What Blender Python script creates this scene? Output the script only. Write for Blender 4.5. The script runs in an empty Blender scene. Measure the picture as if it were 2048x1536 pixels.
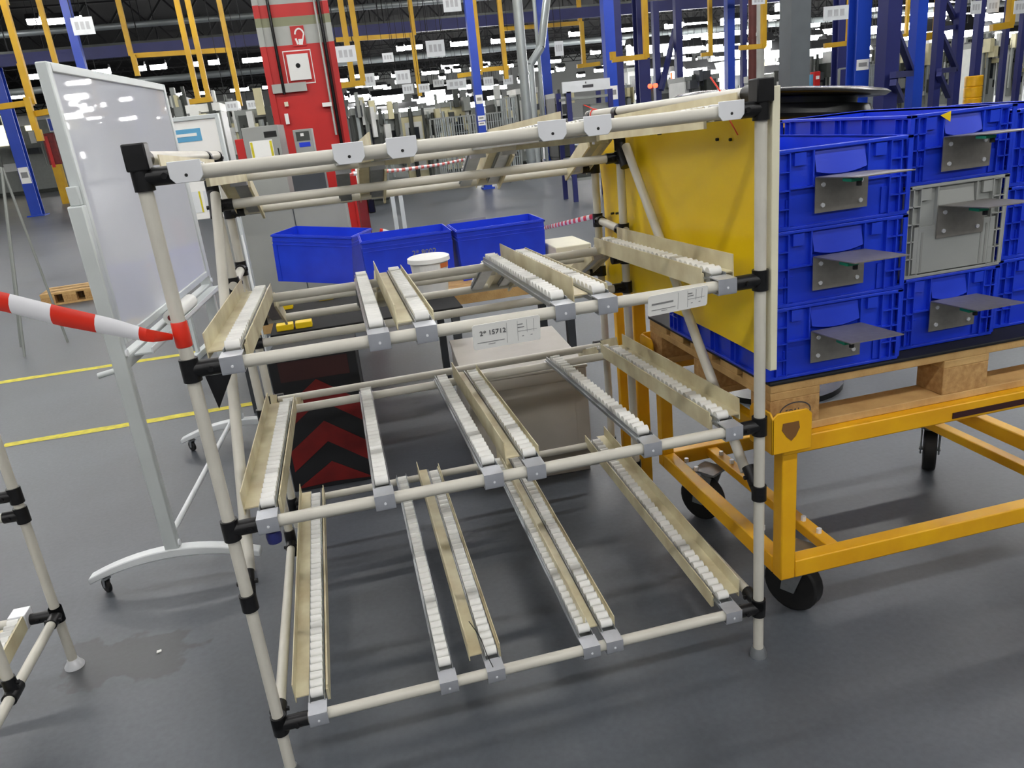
import bpy, math, random
from mathutils import Vector, Matrix
random.seed(7)
# ------------------------------------------------------------------ camera
F = 1538.06
CAM = Vector((0.3473, -1.6559, 1.5318))
YAW, PITCH, ROLL = 0.198, 0.3343, -0.1068
Wd = Vector((math.sin(YAW)*math.cos(PITCH), math.cos(YAW)*math.cos(PITCH), -math.sin(PITCH)))
_r = Wd.cross(Vector((0, 0, 1))).normalized(); _u = _r.cross(Wd)
Rt = _r*math.cos(ROLL) + _u*math.sin(ROLL); Up = -_r*math.sin(ROLL) + _u*math.cos(ROLL)
scene = bpy.context.scene
cd = bpy.data.cameras.new('camera'); cam = bpy.data.objects.new('camera', cd); scene.collection.objects.link(cam)
cd.sensor_fit = 'HORIZONTAL'; cd.sensor_width = 36; cd.lens = F/2048*36; cd.clip_start = .05; cd.clip_end = 400
cam.matrix_world = Matrix((( Rt.x, Up.x, -Wd.x, CAM.x), (Rt.y, Up.y, -Wd.y, CAM.y), (Rt.z, Up.z, -Wd.z, CAM.z), (0, 0, 0, 1)))
scene.camera = cam
# ------------------------------------------------------------------ world, exposure
w = bpy.data.worlds.new('hall_air'); scene.world = w; w.use_nodes = True
w.node_tree.nodes['Background'].inputs[0].default_value = (.75, .85, 1, 1)
w.node_tree.nodes['Background'].inputs[1].default_value = .02
scene.view_settings.view_transform = 'Standard'; scene.view_settings.look = 'None'
scene.view_settings.exposure = 0.14; scene.view_settings.gamma = 1; scene.view_settings.use_curve_mapping = False
cy = scene.cycles; cy.max_bounces = 6; cy.diffuse_bounces = 3; cy.glossy_bounces = 3; cy.transmission_bounces = 2; cy.transparent_max_bounces = 4; cy.adaptive_threshold = .02
LAMP_E = 40.0          # emission of the fluorescent tubes
# ------------------------------------------------------------------ helpers
def ray(u, v): return Rt*((u-1024)/F) - Up*((v-768)/F) + Wd
def At(u, v, t): return CAM + ray(u, v)*t
def Az(u, v, z=0.): d = ray(u, v); return CAM + d*((z-CAM.z)/d.z)
def Ay(u, v, y): d = ray(u, v); return CAM + d*((y-CAM.y)/d.y)
COL = scene.collection
class MB:
    def __init__(s, o=(0, 0, 0)): s.v = []; s.f = []; s.o = Vector(o)
    def add(s, vs, fs):
        n = len(s.v); s.v += [Vector(p)-s.o for p in vs]; s.f += [tuple(i+n for i in f) for f in fs]; return s
    def box(s, c, d, M=None):
        c = Vector(c); x, y, z = d[0]/2, d[1]/2, d[2]/2
        vs = [Vector((a*x, b*y, e*z)) for a in (-1, 1) for b in (-1, 1) for e in (-1, 1)]
        if M is not None: vs = [M @ p for p in vs]
        return s.add([p+c for p in vs], [(0, 1, 3, 2), (4, 6, 7, 5), (0, 4, 5, 1), (2, 3, 7, 6), (0, 2, 6, 4), (1, 5, 7, 3)])
    def bb(s, a, b): return s.box([(i+j)/2 for i, j in zip(a, b)], [abs(j-i) for i, j in zip(a, b)])
    def bar(s, p, q, wd, ht, up=(0, 0, 1)):
        p, q = Vector(p), Vector(q); d = (q-p); L = d.length; d.normalize(); up = Vector(up)
        sx = d.cross(up)
        if sx.length < 1e-4: sx = d.cross(Vector((0, 1, 0)))
        sx.normalize(); uz = sx.cross(d)
        M = Matrix((sx, d, uz)).transposed()
        return s.box((p+q)/2, (wd, L, ht), M)
    def tube(s, p, q, r, n=12, r2=None, caps=True):
        p, q = Vector(p), Vector(q); d = (q-p).normalized(); a = d.orthogonal().normalized(); b = d.cross(a)
        r2 = r if r2 is None else r2
        vs = [p+(a*math.cos(2*math.pi*i/n)+b*math.sin(2*math.pi*i/n))*r for i in range(n)] + [q+(a*math.cos(2*math.pi*i/n)+b*math.sin(2*math.pi*i/n))*r2 for i in range(n)]
        fs = [(i, (i+1) % n, n+(i+1) % n, n+i) for i in range(n)]
        if caps: fs += [tuple(range(n))[::-1], tuple(range(n, 2*n))]
        return s.add(vs, fs)
    def path(s, pts, r, n=10):
        for a, b in zip(pts, pts[1:]): s.tube(a, b, r, n)
        return s
    def lathe(s, c, prof, n=24):
        c = Vector(c); vs = []; m = len(prof)
        for i in range(n):
            a = 2*math.pi*i/n
            vs += [c+Vector((r*math.cos(a), r*math.sin(a), z)) for r, z in prof]
        fs = [(i*m+k, ((i+1) % n)*m+k, ((i+1) % n)*m+k+1, i*m+k+1) for i in range(n) for k in range(m-1)]
        return s.add(vs, fs)
    def prism(s, poly, O, ex, ey, ez):      # poly in (ex,ey), extruded along vector ez
        O, ex, ey, ez = Vector(O), Vector(ex), Vector(ey), Vector(ez); n = len(poly)
        a = [O+ex*x+ey*y for x, y in poly]; b = [p+ez for p in a]
        return s.add(a+b, [tuple(range(n))[::-1], tuple(range(n, 2*n))]+[(i, (i+1) % n, n+(i+1) % n, n+i) for i in range(n)])
    def mesh(s, name, m, smooth=True):
        me = bpy.data.meshes.new(name); me.from_pydata([tuple(p) for p in s.v], [], s.f); me.update()
        import bmesh
        b = bmesh.new(); b.from_mesh(me); bmesh.ops.recalc_face_normals(b, faces=b.faces); b.to_mesh(me); b.free()
        if m is not None: me.materials.append(m)
        if smooth:
            me.polygons.foreach_set('use_smooth', [True]*len(me.polygons)); me.set_sharp_from_angle(angle=.7)
        return me
    def build(s, name, m, parent=None, bevel=0, loc=None):
        o = bpy.data.objects.new(name, s.mesh(name, m)); COL.objects.link(o)
        if parent is not None: o.parent = parent
        if loc is not None: o.location = loc
        if bevel:
            b = o.modifiers.new('bevel', 'BEVEL'); b.width = bevel; b.segments = 2; b.limit_method = 'ANGLE'
        return o
def tag(o, label=None, cat=None, group=None, kind=None):
    if label: o['label'] = label
    if cat: o['category'] = cat
    if group: o['group'] = group
    if kind: o['kind'] = kind
    return o
def empty(name, loc=(0, 0, 0), rz=0, label=None, cat=None, group=None):
    o = bpy.data.objects.new(name, None); COL.objects.link(o); o.location = loc; o.rotation_euler = (0, 0, rz); o.empty_display_size = .1
    return tag(o, label, cat, group)
def copy_tree(o, parent=None):
    c = o.copy(); COL.objects.link(c); c.parent = parent
    for ch in o.children: copy_tree(ch, c)
    return c
def inst(name, me, loc, parent=None, rot=None):
    o = bpy.data.objects.new(name, me); COL.objects.link(o); o.location = loc
    if parent is not None: o.parent = parent
    if rot is not None: o.rotation_euler = rot
    return o
def text_mesh(body, size, m, extrude=.0004):
    c = bpy.data.curves.new('lettering', 'FONT'); c.body = body; c.size = size; c.align_x = 'LEFT'; c.align_y = 'CENTER'; c.extrude = extrude; c.resolution_u = 2
    o = bpy.data.objects.new('lettering', c); COL.objects.link(o)
    dg = bpy.context.evaluated_depsgraph_get(); me = bpy.data.meshes.new_from_object(o.evaluated_get(dg))
    bpy.data.objects.remove(o); me.materials.clear(); me.materials.append(m); return me
# ------------------------------------------------------------------ materials
def mat(name, c, rough=.5, metal=0, var=.12, scale=6., bump=0., c2=None, rvar=.0, coat=0):
    m = bpy.data.materials.new(name); m.use_nodes = True; nt = m.node_tree; B = nt.nodes['Principled BSDF']
    B.inputs['Roughness'].default_value = rough; B.inputs['Metallic'].default_value = metal
    if coat: B.inputs['Coat Weight'].default_value = coat; B.inputs['Coat Roughness'].default_value = .08
    tc = nt.nodes.new('ShaderNodeTexCoord'); no = nt.nodes.new('ShaderNodeTexNoise'); no.inputs['Scale'].default_value = scale; no.inputs['Detail'].default_value = 5
    nt.links.new(tc.outputs['Object'], no.inputs['Vector'])
    rp = nt.nodes.new('ShaderNodeValToRGB'); rp.color_ramp.elements[0].position = .3; rp.color_ramp.elements[1].position = .7
    lo = c2 if c2 else tuple(x*(1-var) for x in c); hi = c if c2 else tuple(min(1, x*(1+var)) for x in c)
    rp.color_ramp.elements[0].color = (*lo, 1); rp.color_ramp.elements[1].color = (*hi, 1)
    nt.links.new(no.outputs['Fac'], rp.inputs['Fac']); nt.links.new(rp.outputs['Color'], B.inputs['Base Color'])
    if rvar:
        mr = nt.nodes.new('ShaderNodeMapRange'); mr.inputs['To Min'].default_value = rough-rvar; mr.inputs['To Max'].default_value = rough+rvar
        nt.links.new(no.outputs['Fac'], mr.inputs['Value']); nt.links.new(mr.outputs['Result'], B.inputs['Roughness'])
    if bump:
        n2 = nt.nodes.new('ShaderNodeTexNoise'); n2.inputs['Scale'].default_value = scale*8; bp = nt.nodes.new('ShaderNodeBump'); bp.inputs['Strength'].default_value = bump; bp.inputs['Distance'].default_value = .01
        nt.links.new(tc.outputs['Object'], n2.inputs['Vector']); nt.links.new(n2.outputs['Fac'], bp.inputs['Height']); nt.links.new(bp.outputs['Normal'], B.inputs['Normal'])
    return m
def emat(name, c, e):
    m = bpy.data.materials.new(name); m.use_nodes = True; nt = m.node_tree; B = nt.nodes['Principled BSDF']
    B.inputs['Base Color'].default_value = (*c, 1); B.inputs['Emission Color'].default_value = (*c, 1); B.inputs['Emission Strength'].default_value = e
    return m
def srgb(r, g, b): return tuple((x/255/12.92 if x/255 <= .04045 else ((x/255+.055)/1.055)**2.4) for x in (r, g, b))
M = {}
M['pipe'] = mat('cream_coated_pipe', srgb(204, 201, 190), .4, var=.06, scale=9)
M['cream'] = mat('cream_plastic_guide', srgb(224, 217, 184), .45, scale=11, c2=srgb(196, 182, 146))
M['creamlight'] = mat('pale_cream_plastic', srgb(226, 222, 196), .45, var=.04)
M['joint'] = mat('black_steel_joint', srgb(30, 30, 32), .38, .4, var=.3, scale=30)
M['steel'] = mat('zinc_steel', srgb(168, 172, 175), .34, .75, var=.12, scale=25)
M['zinc'] = mat('bright_zinc_clip', srgb(232, 234, 238), .35, .12, var=.05)
M['clip'] = mat('zinc_clip', srgb(196, 199, 206), .32, .5, var=.06, scale=30)
M['roller'] = mat('white_nylon_roller', srgb(226, 226, 222), .45, var=.07, scale=20)
M['darkhole'] = mat('dark_screw_hole', srgb(25, 25, 25), .7)
M['yellowsheet'] = mat('yellow_plastic_sheet', srgb(248, 214, 12), .38, scale=3, c2=srgb(240, 200, 10), bump=.05)
M['cartyellow'] = mat('yellow_orange_enamel', srgb(240, 184, 18), .4, scale=7, c2=srgb(222, 160, 14))
M['hangeryellow'] = mat('yellow_enamel', srgb(215, 170, 20), .5, scale=2, c2=srgb(190, 145, 20))
M['blueplastic'] = mat('royal_blue_plastic', srgb(30, 68, 222), .36, scale=5, c2=srgb(24, 54, 198))
M['greyplastic'] = mat('grey_plastic', srgb(165, 168, 165), .5, var=.06)
M['plate'] = mat('brushed_steel_plate', srgb(150, 146, 140), .42, .55, var=.08, scale=60)
M['wood'] = mat('pale_pine', srgb(214, 176, 116), .75, scale=14, c2=srgb(188, 148, 92), bump=.15)
M['chip'] = mat('pressed_wood_block', srgb(204, 164, 108), .85, scale=60, c2=srgb(170, 128, 76), bump=.3)
M['mat'] = mat('black_rubber_mat', srgb(22, 23, 27), .7, var=.2)
M['rubber'] = mat('black_rubber_wheel', srgb(24, 24, 25), .6, var=.2)
M['black'] = mat('black_lacquer', srgb(16, 16, 17), .22, var=.2)
M['white'] = mat('white_enamel', srgb(222, 226, 228), .4, var=.04)
M['board'] = mat('whiteboard_gloss', srgb(214, 217, 226), .025, var=.02, scale=2)
M['board'].node_tree.nodes['Principled BSDF'].inputs['Specular IOR Level'].default_value = .09
M['frame'] = mat('white_aluminium', srgb(206, 212, 212), .4, .15, var=.04)
M['paper'] = mat('white_paper', srgb(240, 240, 236), .7, var=.02)
M['ink'] = mat('dark_print', srgb(70, 70, 74), .7)
M['inklight'] = mat('grey_print', srgb(140, 140, 140), .7)
M['faint'] = mat('faint_print', srgb(185, 187, 190), .7)
M['bluesign'] = mat('sky_blue_print', srgb(95, 165, 205), .6, var=.08)
M['red'] = mat('signal_red_paint', srgb(205, 32, 28), .45, scale=2, c2=srgb(180, 26, 24))
M['darkred'] = mat('dark_red_paint', srgb(128, 22, 20), .55, scale=9, c2=srgb(100, 14, 14))
M['maroon'] = mat('maroon_steel', srgb(52, 20, 20), .6, var=.2)
M['tapered'] = mat('red_barrier_film', srgb(225, 52, 34), .35, var=.05)
M['tapewhite'] = mat('white_barrier_film', srgb(232, 232, 236), .35, var=.03)
M['colgrey'] = mat('pale_grey_paint', srgb(176, 178, 172), .6, var=.06)
M['olive'] = mat('olive_grey_paint', srgb(140, 142, 112), .6, var=.06)
M['green'] = mat('green_tape', srgb(20, 130, 95), .5)
M['blackbolt'] = mat('black_bolt', srgb(20, 22, 22), .5)
M['yellowtape'] = mat('yellow_floor_tape', srgb(226, 214, 30), .55, scale=22, c2=srgb(190, 176, 34))
M['yellowbit'] = mat('bright_yellow_plastic', srgb(245, 208, 10), .5, var=.05)
M['greysteel'] = mat('grey_beige_steel', srgb(182, 177, 168), .5, .0, scale=4, c2=srgb(164, 158, 148))
M['greycab'] = mat('grey_cabinet_paint', srgb(150, 152, 148), .5, var=.06, scale=3)
M['darkgrey'] = mat('charcoal_paint', srgb(62, 66, 70), .5, var=.1)
M['colblue'] = mat('blue_steel_paint', srgb(28, 66, 176), .4, var=.12, scale=1.5)
M['colnavy'] = mat('navy_steel_paint', srgb(34, 40, 100), .5, var=.15, scale=1.5)
M['colsteel'] = mat('slate_grey_paint', srgb(98, 104, 108), .5, var=.06)
M['brownpipe'] = mat('brown_red_pipe', srgb(92, 40, 34), .5)
M['machcream'] = mat('cream_machine_paint', srgb(205, 198, 158), .5, var=.05)
M['machwhite'] = mat('white_machine_paint', srgb(214, 216, 212), .5, var=.05)
M['machgrey'] = mat('grey_machine_paint', srgb(138, 142, 138), .5, var=.06)
M['machdark'] = mat('dark_machine_steel', srgb(58, 62, 58), .55, var=.15)
M['glass'] = mat('dark_machine_window', srgb(34, 38, 42), .15)
M['ceil'] = mat('dark_ceiling_deck', srgb(12, 13, 15), .9, var=.25, scale=.4)
M['beam'] = mat('dark_steel_beam', srgb(16, 17, 20), .8, var=.2, scale=1)
M['duct'] = mat('galvanised_duct', srgb(165, 172, 172), .4, .4, var=.08, scale=1)
M['wall'] = mat('pale_hall_wall', srgb(150, 152, 150), .8, var=.06, scale=.2)
M['bucket'] = mat('white_bucket_plastic', srgb(236, 236, 232), .4, var=.03)
M['orangeprint'] = mat('orange_print', srgb(220, 120, 60), .5)
M['tube'] = emat('fluorescent_tube', (1, .985, .96), LAMP_E)
M['lampred'] = emat('red_signal_lamp', (1, .05, .02), 6)
M['litpane'] = emat('lit_window_pane', (1, .93, .7), 1.2)
# floor: dark grey coated concrete with stains
def floor_mat():
    m = bpy.data.materials.new('grey_coated_concrete'); m.use_nodes = True; nt = m.node_tree; B = nt.nodes['Principled BSDF']; N = nt.nodes.new; L = nt.links.new
    tc = N('ShaderNodeTexCoord')
    n1 = N('ShaderNodeTexNoise'); n1.inputs['Scale'].default_value = .9; n1.inputs['Detail'].default_value = 8; L(tc.outputs['Object'], n1.inputs['Vector'])
    r1 = N('ShaderNodeValToRGB'); r1.color_ramp.elements[0].position = .3; r1.color_ramp.elements[1].position = .72
    r1.color_ramp.elements[0].color = (*srgb(69, 73, 79), 1); r1.color_ramp.elements[1].color = (*srgb(97, 102, 109), 1); L(n1.outputs['Fac'], r1.inputs['Fac'])
    n2 = N('ShaderNodeTexNoise'); n2.inputs['Scale'].default_value = 55; L(tc.outputs['Object'], n2.inputs['Vector'])
    mx = N('ShaderNodeMixRGB'); mx.blend_type = 'OVERLAY'; mx.inputs[0].default_value = .18; L(r1.outputs['Color'], mx.inputs[1]); L(n2.outputs['Fac'], mx.inputs[2])
    # old spill: irregular brownish patch near the whiteboard foot
    mp = N('ShaderNodeMapping'); mp.inputs['Location'].default_value = (.52, -.66, 0); mp.inputs['Scale'].default_value = (1.5, 3.6, 1); L(tc.outputs['Object'], mp.inputs['Vector'])
    mp.vector_type = 'POINT'; mp.inputs['Location'].default_value = (.52*1.5, -.68*3.6, 0)
    ln = N('ShaderNodeVectorMath'); ln.operation = 'LENGTH'; L(mp.outputs['Vector'], ln.inputs[0])
    n3 = N('ShaderNodeTexNoise'); n3.inputs['Scale'].default_value = 5; n3.inputs['Detail'].default_value = 4; L(tc.outputs['Object'], n3.inputs['Vector'])
    ad = N('ShaderNodeMath'); ad.operation = 'MULTIPLY_ADD'; ad.inputs[1].default_value = 1.6; L(n3.outputs['Fac'], ad.inputs[0]); L(ln.outputs['Value'], ad.inputs[2])
    sm = N('ShaderNodeMapRange'); sm.interpolation_type = 'SMOOTHSTEP'; sm.inputs['From Min'].default_value = 1.16; sm.inputs['From Max'].default_value = 1.24; sm.inputs['To Min'].default_value = .55; sm.inputs['To Max'].default_value = 0; L(ad.outputs[0], sm.inputs['Value'])
    m2 = N('ShaderNodeMixRGB'); m2.inputs[2].default_value = (*srgb(56, 54, 53), 1); L(sm.outputs['Result'], m2.inputs[0]); L(mx.outputs['Color'], m2.inputs[1])
    L(m2.outputs['Color'], B.inputs['Base Color'])
    mr = N('ShaderNodeMapRange'); mr.inputs['To Min'].default_value = .3; mr.inputs['To Max'].default_value = .5; L(n1.outputs['Fac'], mr.inputs['Value']); L(mr.outputs['Result'], B.inputs['Roughness'])
    bp = N('ShaderNodeBump'); bp.inputs['Strength'].default_value = .06; bp.inputs['Distance'].default_value = .004; L(n2.outputs['Fac'], bp.inputs['Height']); L(bp.outputs['Normal'], B.inputs['Normal'])
    return m
M['floor'] = floor_mat()
# ------------------------------------------------------------------ the hall
ZC = 10.0
fl = MB().box((10, 55, -.05), (130, 150, .1)).build('floor', M['floor']); tag(fl, kind='structure')
ce = MB().box((10, 55, ZC+.05), (130, 150, .1)).build('ceiling', M['ceil']); tag(ce, kind='structure')
for nm, c, d in (('wall_back', (10, 130.1, 5), (130, .2, 10)), ('wall_front', (10, -20.1, 5), (130, .2, 10)), ('wall_left', (-55.1, 55, 5), (.2, 150, 10)), ('wall_right', (75.1, 55, 5), (.2, 150, 10))):
    tag(MB().box(c, d).build(nm, M['wall']), kind='structure')
for i, y in enumerate(range(22, 130, 9)):
    b = MB()
    b.box((10, y, ZC-.35), (128, .3, .08)); b.box((10, y, ZC-1.5), (128, .3, .08))
    for k in range(-26, 36): b.bar((k*2, y, ZC-1.5), (k*2+1, y, ZC-.35), .1, .1); b.bar((k*2+1, y, ZC-.35), (k*2+2, y, ZC-1.5), .1, .1)
    tag(b.build('trim_%d' % (i+1), M['beam']), kind='structure')
# painted floor lines
for nm, y, x0, x1, wd in (('floor_line', 3.14, -1.78, 3.2, .075), ('floor_line', 4.72, -7, .4, .085)):
    m_ = MB()
    n = 40
    vs = []
    for i in range(n+1):
        x = x0+(x1-x0)*i/n; e = random.uniform(-.006, .006)
        vs += [(x, y-wd/2+e, .0015), (x, y+wd/2+random.uniform(-.006, .006), .0015)]
    m_.add(vs, [(2*i, 2*i+2, 2*i+3, 2*i+1) for i in range(n)])
    m_.build(nm, M['yellowtape'], fl)
# ------------------------------------------------------------------ flow rack
W, HT = 1.314, 1.55
D1, D2 = .90, 1.17
PR = .0142
rack = empty('flow_rack', (W/2, .6, 0), 0, 'large cream pipe flow rack with four tiers of roller tracks and a yellow side sheet', 'flow rack')
RO = rack.location
def R_(): return MB(RO)
rail_i = [0]
def pipe(name, p, q, root=rack, m='pipe', r=PR): return MB(root.location).tube(p, q, r, 16).build(name, M[m], root)
# posts
for x in (0, W):
    pipe('post', (x, 0, .022), (x, 0, HT-.03))
    pipe('post', (x, D1, .13), (x, D1, 1.50))
    pipe('post', (x, D2, .10), (x, D2, 1.50))
for x in (0, W):      # adjustable feet
    R_().lathe((x, 0, 0), [(0, .022), (.017, .03), (.02, .022), (.024, .006), (.024, 0), (0, 0)], 20).build('foot', M['steel'], rack)
ZT, Z2, Z3, Z4 = 1.490, 1.099, .717, .163
FR = {'T': ZT, '2': Z2, '3': Z3, '4': Z4}
for z in FR.values(): pipe('front_rail', (.05, 0, z), (W-.05, 0, z))
# side pipes
for x in (0, W):
    pipe('side_pipe', (x, .03, HT-.025), (x, D2+.03, HT-.045))
    pipe('side_pipe', (x, D1-.02, 1.115), (x, D2, 1.125))
    pipe('side_pipe', (x, .055, .176), (x, D1, .180))
    pipe('brace', (x, .085 if x == 0 else .07, .555), (x+(.0 if x else .012), D1-.06, 1.40))
# rear rails
RR = [(.85, 1.440), (D1, 1.362), (D2, 1.318), (.85, 1.066), (1.0, 1.02), (D2, .93), (D1, .915), (D1, .672), (D2-.02, .632), (D2, .205), (1.06, .182)]
for y, z in RR: pipe('rear_rail', (.03, y, z), (W-.03, y, z))
# black joints
def joint(p, arms, root=rack, post=(0, 0, 1), rr=.0195, ln=.052, sl=.05):
    b = MB(root.location); p = Vector(p); up = Vector(post)
    b.tube(p-up*sl/2, p+up*sl/2, rr, 16)
    for a in arms:
        a = Vector(a).normalized(); b.tube(p, p+a*ln, rr*.92, 14); sd = a.cross(up)
        if sd.length > .1: b.tube(p+a*ln*.62-sd.normalized()*.024, p+a*ln*.62+sd.normalized()*.024, .006, 8)
    return b.build('joint', M['joint'], root)
for x, s in ((0, 1), (W, -1)):
    for z in FR.values(): joint((x, 0, z), [(s, 0, 0)], ln=.07)
    # top corner block
    b = R_(); b.bb((x-.021, -.021, HT-.047), (x+.021, .021, HT+.004)); b.tube((x, .01, HT-.025), (x, .065, HT-.026), .0185, 14); b.build('joint', M['joint'], rack, .003)
    joint((x, 0, .525), [(0, .55, .5)], ln=.075, sl=.042)
    for y, z in RR:
        yy = D1 if abs(y-D1) < .1 else D2
        joint((x, yy, z), [(s, 0, 0)], ln=.05, sl=.04)
    joint((x, D1, HT-.045), [(0, 0, -1)], post=(0, 1, 0), ln=.06, sl=.035)
    joint((x, D2, HT-.05), [(0, 0, -1)], post=(0, 1, 0), ln=.045, sl=.03)
    joint((x, D1, 1.115), [(0, 1, 0)], ln=.05, sl=.05); joint((x, D2, 1.125), [(0, -1, 0)], ln=.045, sl=.05)
    joint((x, D1, .18), [(0, -1, 0)], ln=.05, sl=.1); joint((x, 0, .176), [(0, 1, 0)], ln=.06, sl=.03)
    joint((x, D1-.005, 1.41), [(0, -.5, -.86)], ln=.09, sl=.05)
# roller tracks
ROL = MB().tube((-.0160, 0, 0), (.0160, 0, 0), .0124, 12).mesh('roller', M['roller'])
PITCH_R = .0305
indiv = [0]
def track(p0, p1, kind, single, steelm='steel'):
    p0, p1 = Vector(p0), Vector(p1); d = p1-p0; L = d.length; d.normalize(); X = Vector((1, 0, 0)); Z = X.cross(d)
    def P(x, y, z): return p0+X*x+d*y+Z*z
    b = R_(); wl = .0195
    b.prism([(-wl, -.02), (wl, -.02), (wl, .004), (wl-.002, .004), (wl-.002, -.018), (-wl+.002, -.018), (-wl+.002, .004), (-wl, .004)], P(0, .004, 0), X, Z, d*(L-.008))
    b.prism([(-wl-.004, -.012), (-wl, -.012), (-wl, -.007), (-wl-.004, -.007)], P(0, .004, 0), X, Z, d*(L-.008))
    t = b.build('roller_track', M['steel'], rack)
    n = int((L-.03)/PITCH_R)
    if single:
        for i in range(n): inst('roller', ROL, P(0, .016+PITCH_R*(i+.5), .0045)-RO, t, (math.atan2(d.z, d.y), 0, 0)); indiv[0] += 1
    else:
        g = R_()
        for i in range(n): c = P(0, .016+PITCH_R*(i+.5), .0045); g.tube(c-X*.016, c+X*.016, .0124, 10)
        tag(g.build('rollers', M['roller'], t), kind='stuff')
    if kind in 'GM':
        s = 1 if kind == 'G' else -1
        a, e = .038, L+.012
        prof1 = [(-.058, -.02), (-.0555, -.02), (-.0555, -.006), (-.0215, -.006), (-.0215, -.003), (-.0555, -.003), (-.0555, .038), (-.058, .038)]
        prof2 = [(.0215, -.034), (.029, -.034), (.029, .014), (.0265, .014), (.0265, .001), (.0215, .001)]
        g = R_()
        for pf in (prof1, prof2): g.prism([(s*x, z) for x, z in pf], P(0, a, 0), X, Z, d*(e-a))
        g.build('guide', M['cream'], t)
    return t
def clip(x, z, top):
    b = R_()
    if top:
        b.prism([(-.031, .02), (.031, .02), (.031, -.010), (.022, -.021), (-.022, -.021), (-.031, -.010)], (x, -.019, z+.004), (1, 0, 0), (0, 0, 1), (0, .0035, 0))
        b.bb((x-.027, -.018, z+.0155), (x+.027, .03, z+.0185))
        o = b.build('rail_clip', M['zinc'], rack, .001)
        R_().tube((x, -.0196, z-.003), (x, -.0188, z-.003), .0032, 10).build('screw', M['darkhole'], o)
    else:
        b.prism([(-.0195, -.014), (-.0165, -.019), (.012, -.019), (.012, -.0165), (-.0155, -.0165), (-.0165, -.012), (-.0165, .0165), (.03, .0165), (.03, .0195), (-.0195, .0195)], (x-.0235, 0, z), (0, 1, 0), (0, 0, 1), (.047, 0, 0))
        o = b.build('rail_clip', M['clip'], rack)
        R_().tube((x, -.0206, z-.002), (x, -.019, z-.002), .003, 8).build('screw', M['zinc'], o)
XS = {'T': [.083, .395, .502, .820, .921, 1.232], '2': [.086, .395, .499, .817, .919, 1.219],
      '3': [.083, .348, .608, .713, 1.013, 1.234], '4': [.096, .428, .553, .815, .880, 1.230]}
KD = {'T': 'GSGSGM', '2': 'GSGSGM', '3': 'GSSGSM', '4': 'GSGSGM'}
RE = {'T': (.85, 1.460), '2': (.85, 1.098), '3': (D1, .703), '4': (D2, .234)}
for lv in 'T234':
    for i, (x, k) in enumerate(zip(XS[lv], KD[lv])):
        z = FR[lv]
        clip(x, z, lv == 'T')
        track((x, .022, z+(.022 if lv != 'T' else .003)), (x, RE[lv][0], RE[lv][1]), k, lv == '4' or (lv == '3' and i in (0,)))
        b = R_(); y1, z1 = RE[lv]; b.bb((x-.024, y1-.006, z1-.045), (x+.024, y1+.02, z1-.02)); b.build('rail_clip', M['clip'], rack)
# short drop tracks behind the second tier
for x, k in zip(XS['2'], 'GSGSGM'): track((x, .875, 1.075), (x, D2+.02, .935), k, False)
for x, k in zip(XS['T'], 'GSGSGM'): track((x, .875, 1.452), (x, D2+.02, 1.318), k, False)
for x, k in ((XS['3'][0], 'G'), (XS['3'][5], 'M')): track((x, .925, .69), (x, D2+.02, .60), k, False)
R_().lathe((XS['3'][0]+.004, .004, Z3-.045), [(0, .02), (.016, .02), (.018, .008), (.016, -.008), (.008, -.012), (0, -.012)], 14).build('end_cap', M['colnavy'], rack)
R_().path([Az(938, 1243, .205), Az(952, 1262, .215), Az(962, 1278, .21), Az(974, 1310, .205), Az(986, 1334, .20)], .0014, 6).build('wire_tie', M['joint'], rack)
# yellow side sheet with cream edge strip
n = 14; b = R_(); vs = []
for i in range(n+1):
    for j in range(n+1):
        y = .01+(1.2-.01)*i/n; z = .885+(1.475-.885)*j/n-(.0 if i < n else 0)
        bul = .012*math.sin(3.1*i/n*1.7+j*.35)+(.02*max(0, i/n-.72)*math.sin(j/n*5))
        vs.append((W+.030+bul*.6, y, z))
m1 = n+1; nv = len(vs)
vs2 = [(x+.003, y, z) for x, y, z in vs]
fs = [(i*m1+j, i*m1+j+1, (i+1)*m1+j+1, (i+1)*m1+j) for i in range(n) for j in range(n)]
b.add(vs+vs2, fs+[tuple(k+nv for k in f[::-1]) for f in fs])
ps = b.build('side_panel', M['yellowsheet'], rack); ps['label'] = 'yellow plastic sheet hung on the side of the rack'
R_().bb((W+.022, -.012, .865), (W+.041, .012, 1.535)).build('edge_strip', M['creamlight'], ps, .002)
for y, z in ((.18, 1.42), (.25, 1.42), (.62, 1.435), (.68, 1.435), (.30, 1.06), (.37, 1.055), (1.02, 1.16), (1.07, 1.155)):
    R_().tube((W+.018, y, z), (W+.03, y, z), .004, 8).build('screw', M['darkhole'], ps)
# red ties on the top pipe
for y, a in ((1.13, (-.03, .14, .03)), (.17, (-.02, .1, .09))):
    b = R_(); c = Vector((W, y, HT-.044+.016*0))
    for k in range(12):
        t0, t1 = 2*math.pi*k/12, 2*math.pi*(k+1)/12
        b.tube(c+Vector((math.cos(t0)*.017, 0, math.sin(t0)*.017)), c+Vector((math.cos(t1)*.017, 0, math.sin(t1)*.017)), .0022, 6)
    b.tube(c+Vector((0, 0, .016)), c+Vector(a)*.5+Vector((0, 0, .02)), .002, 6); b.tube(c+Vector((0, 0, -.016)), c+Vector((.02, -.03, -.075)), .0016, 6)
    b.build('red_tie', M['tapered'], rack)
# black paper wedge and loose pipe ends at the left side
R_().prism([(0, 0), (.055, 0), (.012, -.075)], (.028, -.016, Z2-.015), (1, 0, 0), (0, 0, 1), (0, .002, 0)).build('flag', M['joint'], rack)
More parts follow.
